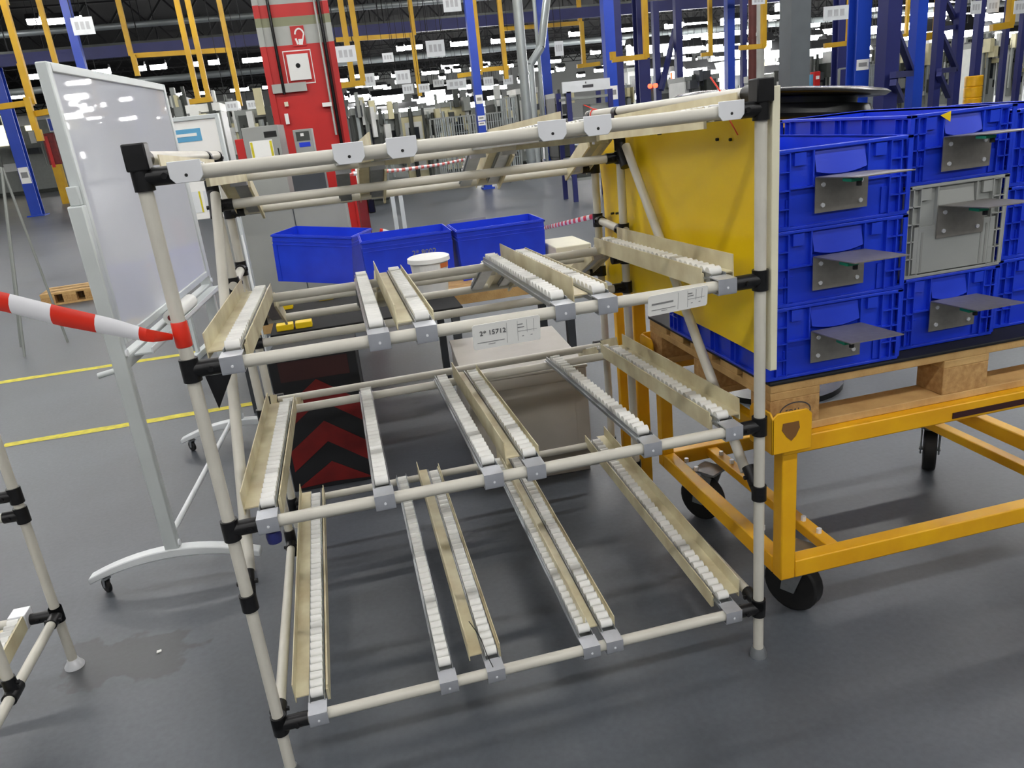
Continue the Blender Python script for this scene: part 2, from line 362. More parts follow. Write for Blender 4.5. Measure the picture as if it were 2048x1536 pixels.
# label cards on the second rail
def card(x, wd, ht, rz, label, big, dz):
    o = empty('label_card', (x, -.0215, Z2-dz), 0, label, 'label', 'label cards on the second rail')
    o.rotation_euler = (math.radians(12), math.radians(rz), 0)
    b = MB(); r = .004
    b.prism([(-wd/2+r, -ht/2), (wd/2-r, -ht/2), (wd/2, -ht/2+r), (wd/2, ht/2-r), (wd/2-r, ht/2), (-wd/2+r, ht/2), (-wd/2, ht/2-r), (-wd/2, -ht/2+r)], (0, 0, 0), (1, 0, 0), (0, 0, 1), (0, .0012, 0))
    b.build('card', M['paper'], o)
    def ln(x0, z0, x1, z1, m, h=.0006): MB().bb((x0*wd-wd/2, -.0006, z0*ht-ht/2), (x1*wd-wd/2, 0, z1*ht-ht/2+h)).build('printed_line', M[m], o)
    if big:
        t = inst('lettering', text_mesh('2* 15712', .0165, M['ink']), (-wd*.40, -.0006, ht*.13), o, (math.pi/2, 0, 0))
    else:
        ln(.06, .52, .42, .58, 'inklight', .0012)
    ln(.06, .26, .46, .27, 'inklight', .0009); ln(.22, .17, .32, .18, 'inklight', .0009)
    for xx in (.5, .66, .8, .9): ln(xx, .1 if xx < .8 else .4, xx+.003, .9, 'inklight')
    ln(.66, .48, .95, .48, 'inklight'); ln(.66, .62, .76, .64, 'inklight', .001); ln(.66, .74, .74, .76, 'inklight', .001); ln(.72, .26, .75, .27, 'inklight', .001); ln(.85, .26, .88, .27, 'inklight', .001)
card(.676, .156, .062, -.6, 'white label card printed 2* 15712 on the second rail', True, .024)
card(1.09, .15, .052, -2.2, 'white label card with faint grey print, near the yellow sheet', False, .014)
# ------------------------------------------------------------------ second rack at the left edge
r2 = empty('flow_rack', (-1.35, .25, 0), 0, 'partly visible cream pipe rack at the left edge with black joints', 'flow rack')
o2 = r2.location
X2 = -.713; Y2 = .702
for x in (X2, X2-1.3):
    for y in (Y2, Y2-.37):
        pipe('post', (x, y, .02 if y == Y2 else .2), (x, y, 1.3), r2)
        if y == Y2: MB(o2).lathe((x, y, 0), [(0, .022), (.016, .03), (.02, .02), (.03, .006), (.03, 0), (0, 0)], 20).build('foot', M['zinc'], r2)
    pipe('side_pipe', (x, Y2-.05, .2), (x, Y2-1.2, .2), r2); pipe('side_pipe', (x, Y2, 1.29), (x, Y2-.37, 1.29), r2)
    for z in (.20, .555, .62): joint((x, Y2, z), [(-1 if x == X2 else 1, 0, 0)], r2, ln=.08 if z < .3 else .05)
    joint((x, Y2, .2), [(0, -1, 0)], r2, ln=.06); joint((x, Y2-.37, .2), [(0, 0, 1)], r2, post=(0, 1, 0), ln=.05, sl=.06)
for z in (.20, .555, .62): pipe('rail', (X2-.05, Y2, z), (X2-1.25, Y2, z), r2)
for z in (.16, .5): pipe('rail', (X2-.05, Y2-1.2, z), (X2-1.25, Y2-1.2, z), r2)
for x in (X2, X2-1.3): pipe('post', (x, Y2-1.2, .02), (x, Y2-1.2, 1.3), r2)
b = MB(o2); b.bb((X2-.125, Y2-.03, .185), (X2-.075, Y2+.025, .235)); b.build('rail_clip', M['zinc'], r2, .002)
b = MB(o2); b.bar((X2-.1, Y2-.02, .215), (X2-.1, Y2-.95, .165), .036, .024); tr = b.build('roller_track', M['steel'], r2)
for i in range(30): inst('roller', ROL, Vector((X2-.1, Y2-.05-.0275*i, .226-.0015*i))-o2, tr)
b = MB(o2); b.bar((X2-.077, Y2-.04, .215), (X2-.077, Y2-.95, .165), .006, .05); b.bar((X2-.15, Y2-.04, .205), (X2-.15, Y2-.95, .155), .05, .004); b.build('guide', M['cream'], tr)
# ------------------------------------------------------------------ barrier tape tied to the rack post
def tape(label, pts, widths, seg, root_name='barrier_tape', phase=0, group=None, tw=None):
    o = empty(root_name, pts[0], 0, label, 'barrier tape', group)
    # resample
    P = [Vector(p) for p in pts]; Ls = [0]
    for a, c in zip(P, P[1:]): Ls.append(Ls[-1]+(c-a).length)
    def ev(s):
        for i in range(len(P)-1):
            if s <= Ls[i+1] or i == len(P)-2:
                t = (s-Ls[i])/(Ls[i+1]-Ls[i]); return P[i].lerp(P[i+1], t), widths[i]+(widths[i+1]-widths[i])*t, (P[i+1]-P[i]).normalized()
    s = 0; k = phase
    while s < Ls[-1]-1e-6:
        e = min(s+seg, Ls[-1]); m_ = MB(P[0]); n = 6; vs = []; fs = []
        for i in range(n+1):
            c, wd, d = ev(s+(e-s)*i/n); z = Vector((0, 0, 1)); up = (z-d*z.dot(d)).normalized(); sd = d.cross(up)
            prof = [(.5, 0), (.3, .16), (0, .2), (-.3, .16), (-.5, 0), (-.3, -.1), (0, -.14), (.3, -.1)]
            vs += [c+up*(a*wd)+sd*(q*wd) for a, q in prof]
        for i in range(n):
            for j in range(8): fs.append((i*8+j, i*8+(j+1) % 8, (i+1)*8+(j+1) % 8, (i+1)*8+j))
        fs += [tuple(range(8)), tuple(range(n*8, n*8+8))[::-1]]
        m_.add(vs, fs); m_.build('red_band' if k % 2 == 0 else 'white_band', M['tapered' if k % 2 == 0 else 'tapewhite'], o)
        s = e; k += 1
    return o
E0 = Vector((-.018, -.004, 1.175))
p0 = At(-260, 568, 1.62); p1 = At(0, 602, 1.56); p2 = At(120, 632, 1.535); p3 = At(230, 655, 1.52); p4 = At(300, 672, 1.505)
tp = tape('red and white barrier tape stretched from the left edge to the rack post', [E0, p4, p3, p2, p1, p0], [.012, .026, .036, .042, .042, .042], .098)
b = MB(E0); 
for z0, z1 in ((1.155, 1.205),): b.lathe((0, 0, 0), [(.0152, 1.15), (.0165, 1.152), (.0168, 1.175), (.0162, 1.202), (.0152, 1.204)], 20)
b.build('post_wrap', M['tapered'], tp)
M['holebrown'] = mat('brown_shade_wood', srgb(120, 82, 40), .8)
# ------------------------------------------------------------------ casters and pallets
def caster(root, x, y, ztop, r, ang=0, brake=False, wm='rubber'):

    ca, sa = math.cos(ang), math.sin(ang)
    def P(a, b_, c): return Vector((x+a*ca-b_*sa, y+a*sa+b_*ca, c))
    off = r*.35
    b = MB()
    Mx = Matrix.Rotation(ang, 3, 'Z')
    b.box(P(0, 0, ztop-.004), (r*1.0, r*1.1, .008), Mx); b.tube(P(0, 0, ztop-.008), P(0, 0, ztop-r*.28), r*.36, 14)
    for s in (-1, 1):
        e = [P(s*r*.34, -r*.35, ztop-r*.25), P(s*r*.34, r*.45, ztop-r*.25), P(s*r*.34, off+r*.28, r*.8), P(s*r*.34, off-r*.22, r*.8)]
        dx = P(s*r*.40, 0, 0)-P(s*r*.34, 0, 0)
        b.add(e+[q+dx for q in e], [(0, 1, 2, 3), (4, 7, 6, 5), (0, 4, 5, 1), (1, 5, 6, 2), (2, 6, 7, 3), (3, 7, 4, 0)])
    b.tube(P(-r*.44, off, r), P(r*.44, off, r), r*.1, 8)
    c = b.build('caster', M['steel'], root)
    wv = MB(); A, Bq = P(-r*.27, off, r), P(r*.27, off, r); wv.tube(A, Bq, r, 24); wv.build('wheel', M[wm], c, r*.08)
    return c
def pallet(root, x0, y0, z0, L=1.2, D=.8):
    for i in range(3): MB().bb((x0, y0+(D-.1)*i/2, z0), (x0+L, y0+(D-.1)*i/2+.1, z0+.022)).build('bottom_board', M['wood'], root, .002)
    for i in range(3):
        for j in range(3):
            bx = x0+(L-.145)*i/2
            MB().bb((bx, y0+(D-.1)*j/2, z0+.022), (bx+.145, y0+(D-.1)*j/2+.1, z0+.1)).build('block', M['chip'], root, .002)
    for i in range(3): bx = x0+(L-.145)*i/2; MB().bb((bx, y0, z0+.1), (bx+.145, y0+D, z0+.122)).build('cross_board', M['wood'], root, .002)
    for i in range(5): wd = .145 if i % 2 == 0 else .1; yy = y0+(D-wd)*i/4; MB().bb((x0, yy, z0+.122), (x0+L, yy+wd, z0+.144)).build('top_board', M['wood'], root, .002)
def cart(name, loc, X1, Y1, label, zb=.215, zt=.655):
    root = empty(name, loc, 0, label, 'cart')
    t = .045
    for x in (0, X1-t):
        for y in (0, Y1-t): MB().bb((x, y, zb), (x+t, y+t, zt)).build('post', M['cartyellow'], root, .004)
    for y in (0, Y1-t):
        MB().bb((t, y, zb), (X1-t, y+t, zb+.055)).build('bottom_rail', M['cartyellow'], root, .004)
        MB().bb((0, y-.003, zt-.05), (X1, y+t*.7, zt)).build('top_rail', M['cartyellow'], root, .004)
    for x in (0, X1-t):
        MB().bb((x, t, zb), (x+t, Y1-t, zb+.055)).build('bottom_rail', M['cartyellow'], root, .004)
        MB().bb((x+(0 if x == 0 else t*.3), 0, zt-.05), (x+t*(.7 if x == 0 else 1), Y1, zt)).build('top_rail', M['cartyellow'], root, .004)
    for x in (.20, X1-.19): MB().bb((x-.02, t, zb+.012), (x+.02, Y1-t, zb+.045)).build('caster_bar', M['cartyellow'], root, .003)
    for x in (.06, .20, X1-.19, X1-.06):
        for y in (.12, .20, Y1-.2, Y1-.12): MB().tube((x, y, zb+.045), (x, y, zb+.06), .008, 6).build('bolt', M['zinc'], root)
    # corner cups with a notch
    for sx, x in ((1, -.045), (-1, X1+.045)):
        for sy, y in ((1, -.022), (-1, Y1+.022)):
            b = MB(); th = .006
            pr = [(0, 0), (.115, 0), (.115, .085), (.098, .098), (.078, .085), (.072, .06), (.055, .045), (.04, .06), (.034, .085), (.02, .098), (0, .09)]
            pr = [(0, -.03), (.115, -.03), (.115, .07), (.1, .085), (.015, .085), (0, .07)]
            b.prism([(sx*a, c) for a, c in pr], (x, y, zt), (1, 0, 0), (0, 0, 1), (0, sy*th, 0))
            b.prism([(sy*a, c) for a, c in pr], (x, y, zt), (0, 1, 0), (0, 0, 1), (sx*th, 0, 0))
            cup = b.build('corner_cup', M['cartyellow'], root, .002)
            h = MB(); hp = [(.018, .055), (.064, .055), (.067, .036), (.056, .014), (.043, .002), (.03, .014), (.015, .036)]
            h.prism([(sx*(a+.012), c) for a, c in hp], (x, y-sy*.001, zt), (1, 0, 0), (0, 0, 1), (0, sy*.001, 0)); h.build('hole', M['holebrown'], cup)
    for x in (.15, X1-.13):
        for y in (.12, Y1-.12): caster(root, x, y, zb, .088, .5 if x < 1 else -.7)
    return root
c1 = cart('pallet_cart', (1.395, .02, 0), 1.245, .85, 'yellow steel cart on casters carrying the pallet of blue crates at right')
MB().bb((.52, -.0055, .615), (.86, -.003, .632)).build('slot', M['maroon'], c1)
p1r = empty('wooden_pallet', (1.372, .045, .6555), 0, 'wooden pallet with black mat lying on the yellow cart at right', 'pallet')
pallet(p1r, 0, 0, 0)
MB().bb((-.004, -.004, .1442), (1.204, .804, .154)).build('rubber_mat', M['mat'], p1r, .003)
b_, s_ = MB(), None
for k in range(28):
    a0, a1 = 2*math.pi*k/28, 2*math.pi*(k+1)/28
    b_.bar((.0725+math.cos(a0)*.045, -.0008, .061+math.sin(a0)*.026), (.0725+math.cos(a1)*.045, -.0008, .061+math.sin(a1)*.026), .0008, .003)
st = b_.build('burned_ring', M['ink'], p1r)
inst('lettering', text_mesh('EPAL', .022, M['ink']), (.043, -.0006, .061), p1r, (math.pi/2, 0, 0))
ZD = .6555+.1545
# tall yellow frame behind the cart
yf = empty('yellow_post_frame', (1.45, 1.2, 0), 0, 'yellow upright frame standing behind the rack, next to the cart', 'frame')
o_ = yf.location
for q, wv in (((1.435, 1.33), .035), ((1.435, 1.12), .05)): MB(o_).bb((q[0]-wv/2, q[1]-wv/2, 0), (q[0]+wv/2, q[1]+wv/2, 1.1)).build('post', M['cartyellow'], yf, .004)
for z in (1.05,): MB(o_).bb((1.425, 1.1, z), (1.445, 1.35, z+.03)).build('crossbar', M['cartyellow'], yf, .003)
# ------------------------------------------------------------------ crates with steel plates
def rib_grid(b, x0, x1, z0, z1, y, nx, nz, dep=.011, th=.0032, axis='x', sgn=-1):
    for i in range(nx+1):
        x = x0+(x1-x0)*i/nx
        (b.bb((x-th/2, y, z0), (x+th/2, y+sgn*dep, z1)) if axis == 'x' else b.bb((y, x-th/2, z0), (y+sgn*dep, x+th/2, z1)))
    for j in range(nz+1):
        z = z0+(z1-z0)*j/nz
        (b.bb((x0, y, z-th/2), (x1, y+sgn*dep, z+th/2)) if axis == 'x' else b.bb((y, x0, z-th/2), (y+sgn*dep, x1, z+th/2)))
def crate(w_, d_, h_, mt='blueplastic'):
    """klt style crate, origin centre bottom; the front is -y"""
    root = empty('plastic_crate'); x, y = w_/2, d_/2; R = .012; t = .006; m_ = M[mt]
    b = MB()
    for a, c in (((-x+R, -y+R, 0), (x-R, -y+R+t, h_)), ((-x+R, y-R-t, 0), (x-R, y-R, h_)), ((-x+R, -y+R, 0), (-x+R+t, y-R, h_)), ((x-R-t, -y+R, 0), (x-R, y-R, h_))): b.bb(a, c)
    b.bb((-x+R, -y+R, 0), (x-R, y-R, .006)); b.build('body', m_, root)
    b = MB(); e = .004
    for a, c in (((-x, -y, h_-.008), (x, -y+R+t, h_)), ((-x, y-R-t, h_-.008), (x, y, h_)), ((-x, -y, h_-.008), (-x+R+t, y, h_)), ((x-R-t, -y, h_-.008), (x, y, h_)),
                 ((-x+.004, -y+.002, 0), (x-.004, -y+R, .008)), ((-x+.002, -y+.004, 0), (-x+R, y-.004, .008)), ((x-R, -y+.004, 0), (x-.002, y-.004, .008))): b.bb(a, c)
    b.build('rim', m_, root, .0015)
    cw = w_*.15; nz = max(3, round(h_/.045)); yf = -y+R
    for s in (-1, 1): b = MB(); rib_grid(b, s*x-s*.002, s*(x-cw), .008, h_-.008, yf, 2, nz); b.build('corner_ribs', m_, root)
    b = MB()   # mid band and panels
    zb = h_*.52
    b.bb((-x+cw, yf, zb-.002), (x-cw, yf-.011, zb+.002))
    for s in (-1, 1):
        xa = s*w_*.19
        b.bb((xa-.002, yf, zb), (xa+.002, yf-.011, h_-.008)); b.bb((s*(x-cw)-s*.006-.012, yf, .01), (s*(x-cw)-s*.006+.012, yf-.004, zb*.75))
        b.bb((xa+s*.02, yf, h_-.04), (xa+s*.05, yf-.009, h_-.01))
    b.build('front_ribs', m_, root)
    b = MB(); hw = w_*.175                      # scooped handle, leaning outwards at the bottom
    n = 8; vs = []
    for i in range(n+1):
        u = -hw+2*hw*i/n; zc = zb+h_*.12+.010*abs(u/hw)**2
        vs += [(u, yf-.001, h_-.012), (u, yf-.0125, zc), (u, yf, zc-.008)]
    b.add(vs, [(3*i+k, 3*i+3+k, 3*i+4+k, 3*i+1+k) for i in range(n) for k in (0, 1)]); b.build('handle', m_, root)
    for s in (-1, 1):                           # long side ribs
        b = MB(); xs = s*(x-R)
        rib_grid(b, -y+.003, -y+d_*.10, .008, h_-.008, xs, 2, nz, axis='y', sgn=s); rib_grid(b, y-d_*.10, y-.003, .008, h_-.008, xs, 2, nz, axis='y', sgn=s)
        for k in range(1, 4):
            yy = -y+d_*.1+(d_*.8)*k/4
            for q in (-.014, .014): b.bb((xs, yy+q-.0016, .008), (xs+s*.010, yy+q+.0016, h_-.008))
        for zz in (h_*.35, h_*.68): b.bb((xs, -y+d_*.1, zz-.0016), (xs+s*.009, y-d_*.1, zz+.0016))
        b.build('side_ribs', m_, root)
    return root
def bracket(root, w_, d_, h_, dz=0, tilt=.05, dx=0):
    yf = -d_/2-.001; pw, ph = .145, .085; zt = h_*.62+dz
    b = MB(); b.bb((dx-pw/2, yf, zt-ph), (dx+pw/2, yf-.0025, zt)); br = b.build('steel_plate', M['plate'], root)
    L = .16
    MB().prism([(0, 0), (-L, L*tilt), (-L, L*tilt+.0025), (0, .0025)], (dx-pw/2, yf-.002, zt), (0, 1, 0), (0, 0, 1), (pw, 0, 0)).build('shelf_plate', M['plate'], br)
    for sx in (-1, 1):
        for zz in (-.018, -.067): MB().tube((dx+sx*pw*.36, yf-.002, zt+zz), (dx+sx*pw*.36, yf-.006, zt+zz), .0055, 8).build('bolt', M['zinc'], br)
    MB().bb((dx-pw*.47, yf-L*.62, zt-.003), (dx-pw*.27, yf-L*.82, zt+.004)).build('green_tape', M['green'], br)
    MB().tube((dx-pw*.3, yf-L*.78, zt+.004), (dx-pw*.3, yf-L*.78, zt-.014), .006, 8).build('bolt', M['blackbolt'], br)
def put_crate(src, loc, label, grp, rz=0):
    src.location = loc; src.rotation_euler = (0, 0, rz); tag(src, label, 'crate', grp); return src
G1 = 'crates stacked on the cart pallet'
hL = .1925
base = crate(.395, .6, hL); bracket(base, .395, .6, hL)
names = ['bottom', 'middle', 'top']
for i in range(3):
    c = base if i == 0 else copy_tree(base)
    put_crate(c, (1.557, .345, ZD+.001+i*(hL+.0005)), ('blue plastic crate with steel shelf plate, %s of the stack nearest the yellow sheet' % names[i]), G1)
zr = ZD+.001
hs = [.199, .244, .176]
for i, (h_, mt) in enumerate(zip(hs, ('blueplastic', 'greyplastic', 'blueplastic'))):
    c = crate(.315, .6, h_, mt); bracket(c, .315, .6, h_, dz=(.004 if i != 1 else .034), dx=.012)
    put_crate(c, (1.942, .395, zr), ['blue plastic crate with steel plate under the grey crate', 'light grey plastic crate with steel plate between two blue crates', 'blue plastic crate with yellow sticker on top of the grey crate'][i], G1)
    if i == 1:
        MB().bb((-.125, -.289, .012), (.125, -.2985, h_*.56)).build('front_panel', M[mt], c)
        for gx in (-.1, .085, .1): MB().bb((gx-.003, -.2985, .015), (gx+.003, -.2995, h_*.5)).build('panel_groove', M['greycab'], c)
    if i == 2: MB().prism([(0, .004), (.03, .012), (.03, -.014)], (-.075, -.3015, h_-.012), (1, 0, 0), (0, 0, 1), (0, -.001, 0)).build('sticker', M['yellowbit'], c)
    zr += h_+.0005
zr = ZD+.001
for i in range(3):
    c = crate(.395, .6, .2)
    put_crate(c, (2.325, .43, zr), 'blue plastic crate at the right picture edge, %s of its stack' % names[i], G1); zr += .2005
# ------------------------------------------------------------------ black round table behind the crates
cx = At(1556, 192, 3.75)
bt = empty('round_table', (cx.x, cx.y, 0), 0, 'large black round disc on a pedestal behind the blue crates', 'table')
for nm, m_, prof in (('disc', 'black', [(0, .02), (.42, .02), (.48, .012), (.5, 0), (.48, -.014), (.38, -.02), (0, -.02)]),
                     ('disc_base', 'black', [(0, -.02), (.36, -.02), (.36, -.045), (.42, -.05), (.44, -.09), (.42, -.115), (0, -.115)]),
                     ('yellow_collar', 'hangeryellow', [(0, -.115), (.43, -.115), (.43, -.15), (0, -.15)])):
    d_ = MB().lathe((0, 0, 0), prof, 64).build(nm, M[m_], bt); d_.location = (0, 0, cx.z+.004); d_.rotation_euler = (0, .085, 0)
MB().lathe((0, 0, 0), [(0, cx.z-.15), (.1, cx.z-.15), (.1, .04), (.35, .03), (.35, 0), (0, 0)], 32).build('pedestal', M['black'], bt)
# ------------------------------------------------------------------ mobile whiteboard
wb = empty('mobile_whiteboard', (-.388, 1.79, 0), -.079, 'tall white mobile whiteboard on casters left of the rack', 'whiteboard')
Lh = .665
b = MB(); b.bb((-.012, -Lh+.02, .955), (.012, Lh-.02, 1.80)); b.build('board', M['board'], wb)
for a, c in (((-.018, -Lh, .925), (.018, -Lh+.03, 1.83)), ((-.018, Lh-.03, .925), (.018, Lh, 1.83)), ((-.018, -Lh+.03, 1.80), (.018, Lh-.03, 1.83)), ((-.018, -Lh+.03, .925), (.018, Lh-.03, .955))):
    MB().bb(a, c).build('frame_bar', M['frame'], wb, .004)
for y in (-Lh-.012, Lh+.012):
    MB().bb((-.032, y-.018, .12), (.018, y+.018, 1.40)).build('leg', M['frame'], wb, .005)
    MB().bb((-.022, y-.012, 1.40), (.012, y+.012, 1.46)).build('clamp', M['frame'], wb, .003)
    for zz in (.16, .9): MB().tube((.018, y, zz), (.024, y, zz), .013, 12).build('bolt', M['zinc'], wb)
    # arched foot
    n = 14; b = MB(); vs = []
    for i in range(n+1):
        s = -1+2*i/n; xx = s*.31-.01; zz = .128-.06*s*s; hh = .034-.010*s*s
        for yy in (-.024, .024): vs += [(xx, y+yy, zz-hh/2), (xx, y+yy, zz+hh/2)]
    fs = []
    for i in range(n):
        p = 4*i; fs += [(p, p+4, p+5, p+1), (p+2, p+3, p+7, p+6), (p+1, p+5, p+7, p+3), (p, p+2, p+6, p+4)]
    fs += [(0, 1, 3, 2), (4*n, 4*n+2, 4*n+3, 4*n+1)]
    b.add(vs, fs); b.build('foot', M['white'], wb, .004)
    for xx in (-.27, .25): caster(wb, xx, y, .068, .027, .8)
MB().bb((-.03, -Lh, .84), (.01, Lh, .885)).build('crossbar', M['frame'], wb, .004)
MB().bb((.02, -Lh+.05, .872), (.085, Lh-.05, .880)).build('tray', M['frame'], wb, .002)
MB().bb((.08, -Lh+.05, .872), (.085, Lh-.05, .895)).build('tray_lip', M['white'], wb, .001)
MB().tube((-.005, -Lh, .19), (-.005, Lh, .19), .011, 12).build('crossbar', M['white'], wb)
MB().tube((-.03, -Lh-.012, .845), (-.09, -Lh-.012, .835), .01, 10).build('knob', M['frame'], wb)
wp = wb.matrix_basis
pr_ = Matrix.Rotation(-.079, 4, 'Z')
tb = Vector((-.388, 1.79, 0))+(pr_ @ Vector((.05, -.05, .881)))
rl = empty('paper_roll', tb, -.079, 'small white paper roll lying in the whiteboard tray', 'paper')
MB().tube((0, -.16, .03), (0, .16, .03), .03, 18).build('roll', M['paper'], rl); MB().tube((0, -.165, .03), (0, -.16, .03), .012, 12).build('core', M['darkred'], rl)
# ------------------------------------------------------------------ behind the rack
M['tabletop'] = mat('matt_black_top', srgb(12, 12, 13), .9)
# chevron box
cb = empty('chevron_box', (.15, 1.86, 0), -.04, 'black steel box with red chevrons standing behind the rack', 'box')
MB().bb((-.19, -.16, 0), (.19, .16, .64)).build('body', M['mat'], cb, .004)
for i in range(3):
    z0 = -.10+i*.20; pts = []
    for a, c in (((-.17, z0), (0, z0+.125)), ((.17, z0), (0, z0+.125))):
        poly = [(a[0], a[1]), (c[0], c[1]), (c[0], c[1]+.10), (a[0], a[1]+.10)]
        poly = [(px, max(.015, pz)) for px, pz in poly]
        MB().prism(poly, (0, -.1605, 0), (1, 0, 0), (0, 0, 1), (0, -.003, 0)).build('chevron_stripe', M['darkred'], cb)
MB().bb((-.15, -.1605, .53), (.15, -.163, .62)).build('panel', M['maroon'], cb)  # dark maroon, the shade on the upper face is put into its colour
# grey steel box
gb = empty('steel_box', (1.04, 1.70, 0), -.06, 'grey-beige sheet steel box standing on the floor behind the rack', 'box')
MB().bb((-.26, -.34, .06), (.26, .34, .49)).build('body', M['greysteel'], gb, .004)
MB().bb((-.265, -.345, .49), (.265, .345, .502)).build('lid', M['greysteel'], gb, .003)
MB().bb((-.25, -.33, 0), (.25, .33, .06)).build('plinth', M['greysteel'], gb, .003)
MB().bb((-.2, -.343, .1), (.2, -.3405, .44)).build('front_panel', M['greysteel'], gb, .001)
# low table with black top
lt = empty('low_table', (.42, 2.46, 0), 0, 'low black-topped table with yellow corner tabs behind the rack', 'table')
MB().bb((-.47, -.38, .62), (.47, .38, .66)).build('top', M['tabletop'], lt, .004)
for x in (-.43, .43):
    for y in (-.34, .34): MB().bb((x-.02, y-.02, 0), (x+.02, y+.02, .62)).build('leg', M['darkgrey'], lt)
for x, y in ((-.40, -.30), (-.31, -.30), (-.42, .2), (-.2, .3)): MB().bb((x-.04, y-.03, .66), (x+.04, y+.03, .69)).build('corner_tab', M['yellowbit'], lt, .003)
# second pallet with three crates
c2 = empty('pallet_trolley', (-.35, 2.92, 0), 0, 'low grey trolley with wooden deck carrying three blue crates', 'cart')
for x in (.05, 2.05):
    for y in (.05, .75): MB().bb((x-.025, y-.025, 0), (x+.025, y+.025, .52)).build('leg', M['darkgrey'], c2)
for i in range(6): MB().bb((0, .135*i, .52), (2.12, .135*i+.125, .545)).build('deck_board', M['wood'], c2, .002)
MB().bb((0, -.02, .48), (2.12, 0, .55)).build('edge_board', M['wood'], c2, .002)
ZK = .546
def tote(w_, d_, h_):
    root = empty('plastic_crate'); m_ = M['blueplastic']; x, y, t = w_/2, d_/2, .006; k = .965
    b = MB()
    def frus(z0, z1, s0, s1, inner):
        pass
    vo = [(sx*x*q, sy*y*q, z) for q, z in ((k, 0), (1, h_)) for sx, sy in ((-1, -1), (1, -1), (1, 1), (-1, 1))]
    vi = [(sx*(x*q-t), sy*(y*q-t), z) for q, z in ((k, .006), (1, h_)) for sx, sy in ((-1, -1), (1, -1), (1, 1), (-1, 1))]
    b.add(vo+vi, [(3, 2, 1, 0)]+[(i, (i+1) % 4, 4+(i+1) % 4, 4+i) for i in range(4)]+[(8, 9, 10, 11)]+[(8+(i+1) % 4, 8+i, 12+i, 12+(i+1) % 4) for i in range(4)]+[(4+i, 4+(i+1) % 4, 12+(i+1) % 4, 12+i) for i in range(4)])
    b.build('body', m_, root)
    for zz in (h_-.012, h_-.045, h_-.068):
        b = MB(); q = k+(1-k)*zz/h_; e = .007 if zz > h_-.02 else .004
        for sy in (-1, 1): b.bb((-x*q-e, sy*y*q-.002, zz-.005), (x*q+e, sy*(y*q+e), zz+.007 if zz > h_-.02 else zz))
        for sx in (-1, 1): b.bb((sx*x*q-.002, -y*q-e, zz-.005), (sx*(x*q+e), y*q+e, zz+.007 if zz > h_-.02 else zz))
        b.build('rim', m_, root, .001)
    for s in (-1, 1): 
        for sy in (-1, 1): b = MB().add([(s*x*k, sy*y*k, 0), (s*x*k-s*.03, sy*y*k, 0), (s*x-s*.03, sy*(y+.003), h_-.07), (s*x, sy*(y+.003), h_-.07), (s*x*k, sy*(y*k+.003), 0), (s*x*k-s*.03, sy*(y*k+.003), 0)], [(4, 5, 2, 3)]); b.build('corner_rib', m_, root)
    return root
A1, B1 = Az(533, 474, ZK+.27), Az(717, 484, ZK+.27)
CR = tote(.58, .38, .33)
def place_tote(o, u0, v0, u1, v1, label, ang=None):
    a, c = Az(u0, v0, ZK+.33), Az(u1, v1, ZK+.33)
    rz = math.atan2(c.y-a.y, c.x-a.x) if ang is None else ang
    mid = (a+c)/2; nrm = Vector((-math.sin(rz), math.cos(rz), 0))
    ctr = mid+nrm*.19; o.location = (ctr.x, ctr.y, ZK); o.rotation_euler = (0, 0, rz)
    tag(o, label, 'crate', 'blue crates on the trolley'); return o
t1 = place_tote(CR, 530, 474, 712, 484, 'blue plastic crate turned askew, leftmost of the three on the trolley', -.42); t1.rotation_euler.y = .10; t1.location.z += .026
t2 = place_tote(copy_tree(CR), 726, 483, 898, 460, 'blue plastic crate with faint yellow marking, middle of the three on the trolley', 0)
t3 = place_tote(copy_tree(CR), 911, 461, 1089, 438, 'blue plastic crate with pale strip on its rim, right of the three on the trolley', 0)
inst('lettering', text_mesh('2* 8002', .05, M['olive']), (.02, -.1905, .21), t2, (math.pi/2-.02, 0, 0)).data.name = 'lettering'
MB().bb((-.27, .185, .328), (-.02, .198, .348)).build('label_strip', M['inklight'], t3)
# bucket on the black table
bk = Az(866, 575, .66); bk.y = max(bk.y, 2.2)
bu = empty('bucket', (bk.x-.02, 2.5, .6605), 0, 'white plastic bucket with lid on the low black table', 'bucket')
MB().lathe((0, 0, 0), [(0, 0), (.085, 0), (.104, .18), (0, .18)], 32).build('body', M['bucket'], bu)
MB().lathe((0, 0, 0), [(0, .205), (.104, .205), (.114, .2), (.116, .178), (.106, .178), (0, .178)], 36).build('lid', M['bucket'], bu)
MB().lathe((0, 0, 0), [(.0925, .065), (.0965, .1)], 32).build('print_band', M['orangeprint'], bu) if 0 else None
b = MB()
for k in range(9):
    a0, a1 = -2.2+k*.16, -2.2+(k+1)*.16
    b.add([(math.cos(a0)*.1015, math.sin(a0)*.1015, .12), (math.cos(a1)*.1015, math.sin(a1)*.1015, .12), (math.cos(a1)*.1052, math.sin(a1)*.1052, .165), (math.cos(a0)*.1052, math.sin(a0)*.1052, .165)], [(0, 1, 2, 3)])
b.build('print_band', M['paper'], bu)
b = MB()
for k in range(5):
    a0, a1 = -1.1+k*.14, -1.1+(k+1)*.14
    b.add([(math.cos(a0)*.1045, math.sin(a0)*.1045, .145), (math.cos(a1)*.1045, math.sin(a1)*.1045, .145), (math.cos(a1)*.106, math.sin(a1)*.106, .17), (math.cos(a0)*.106, math.sin(a0)*.106, .17)], [(0, 1, 2, 3)])
b.build('orange_mark', M['orangeprint'], bu)
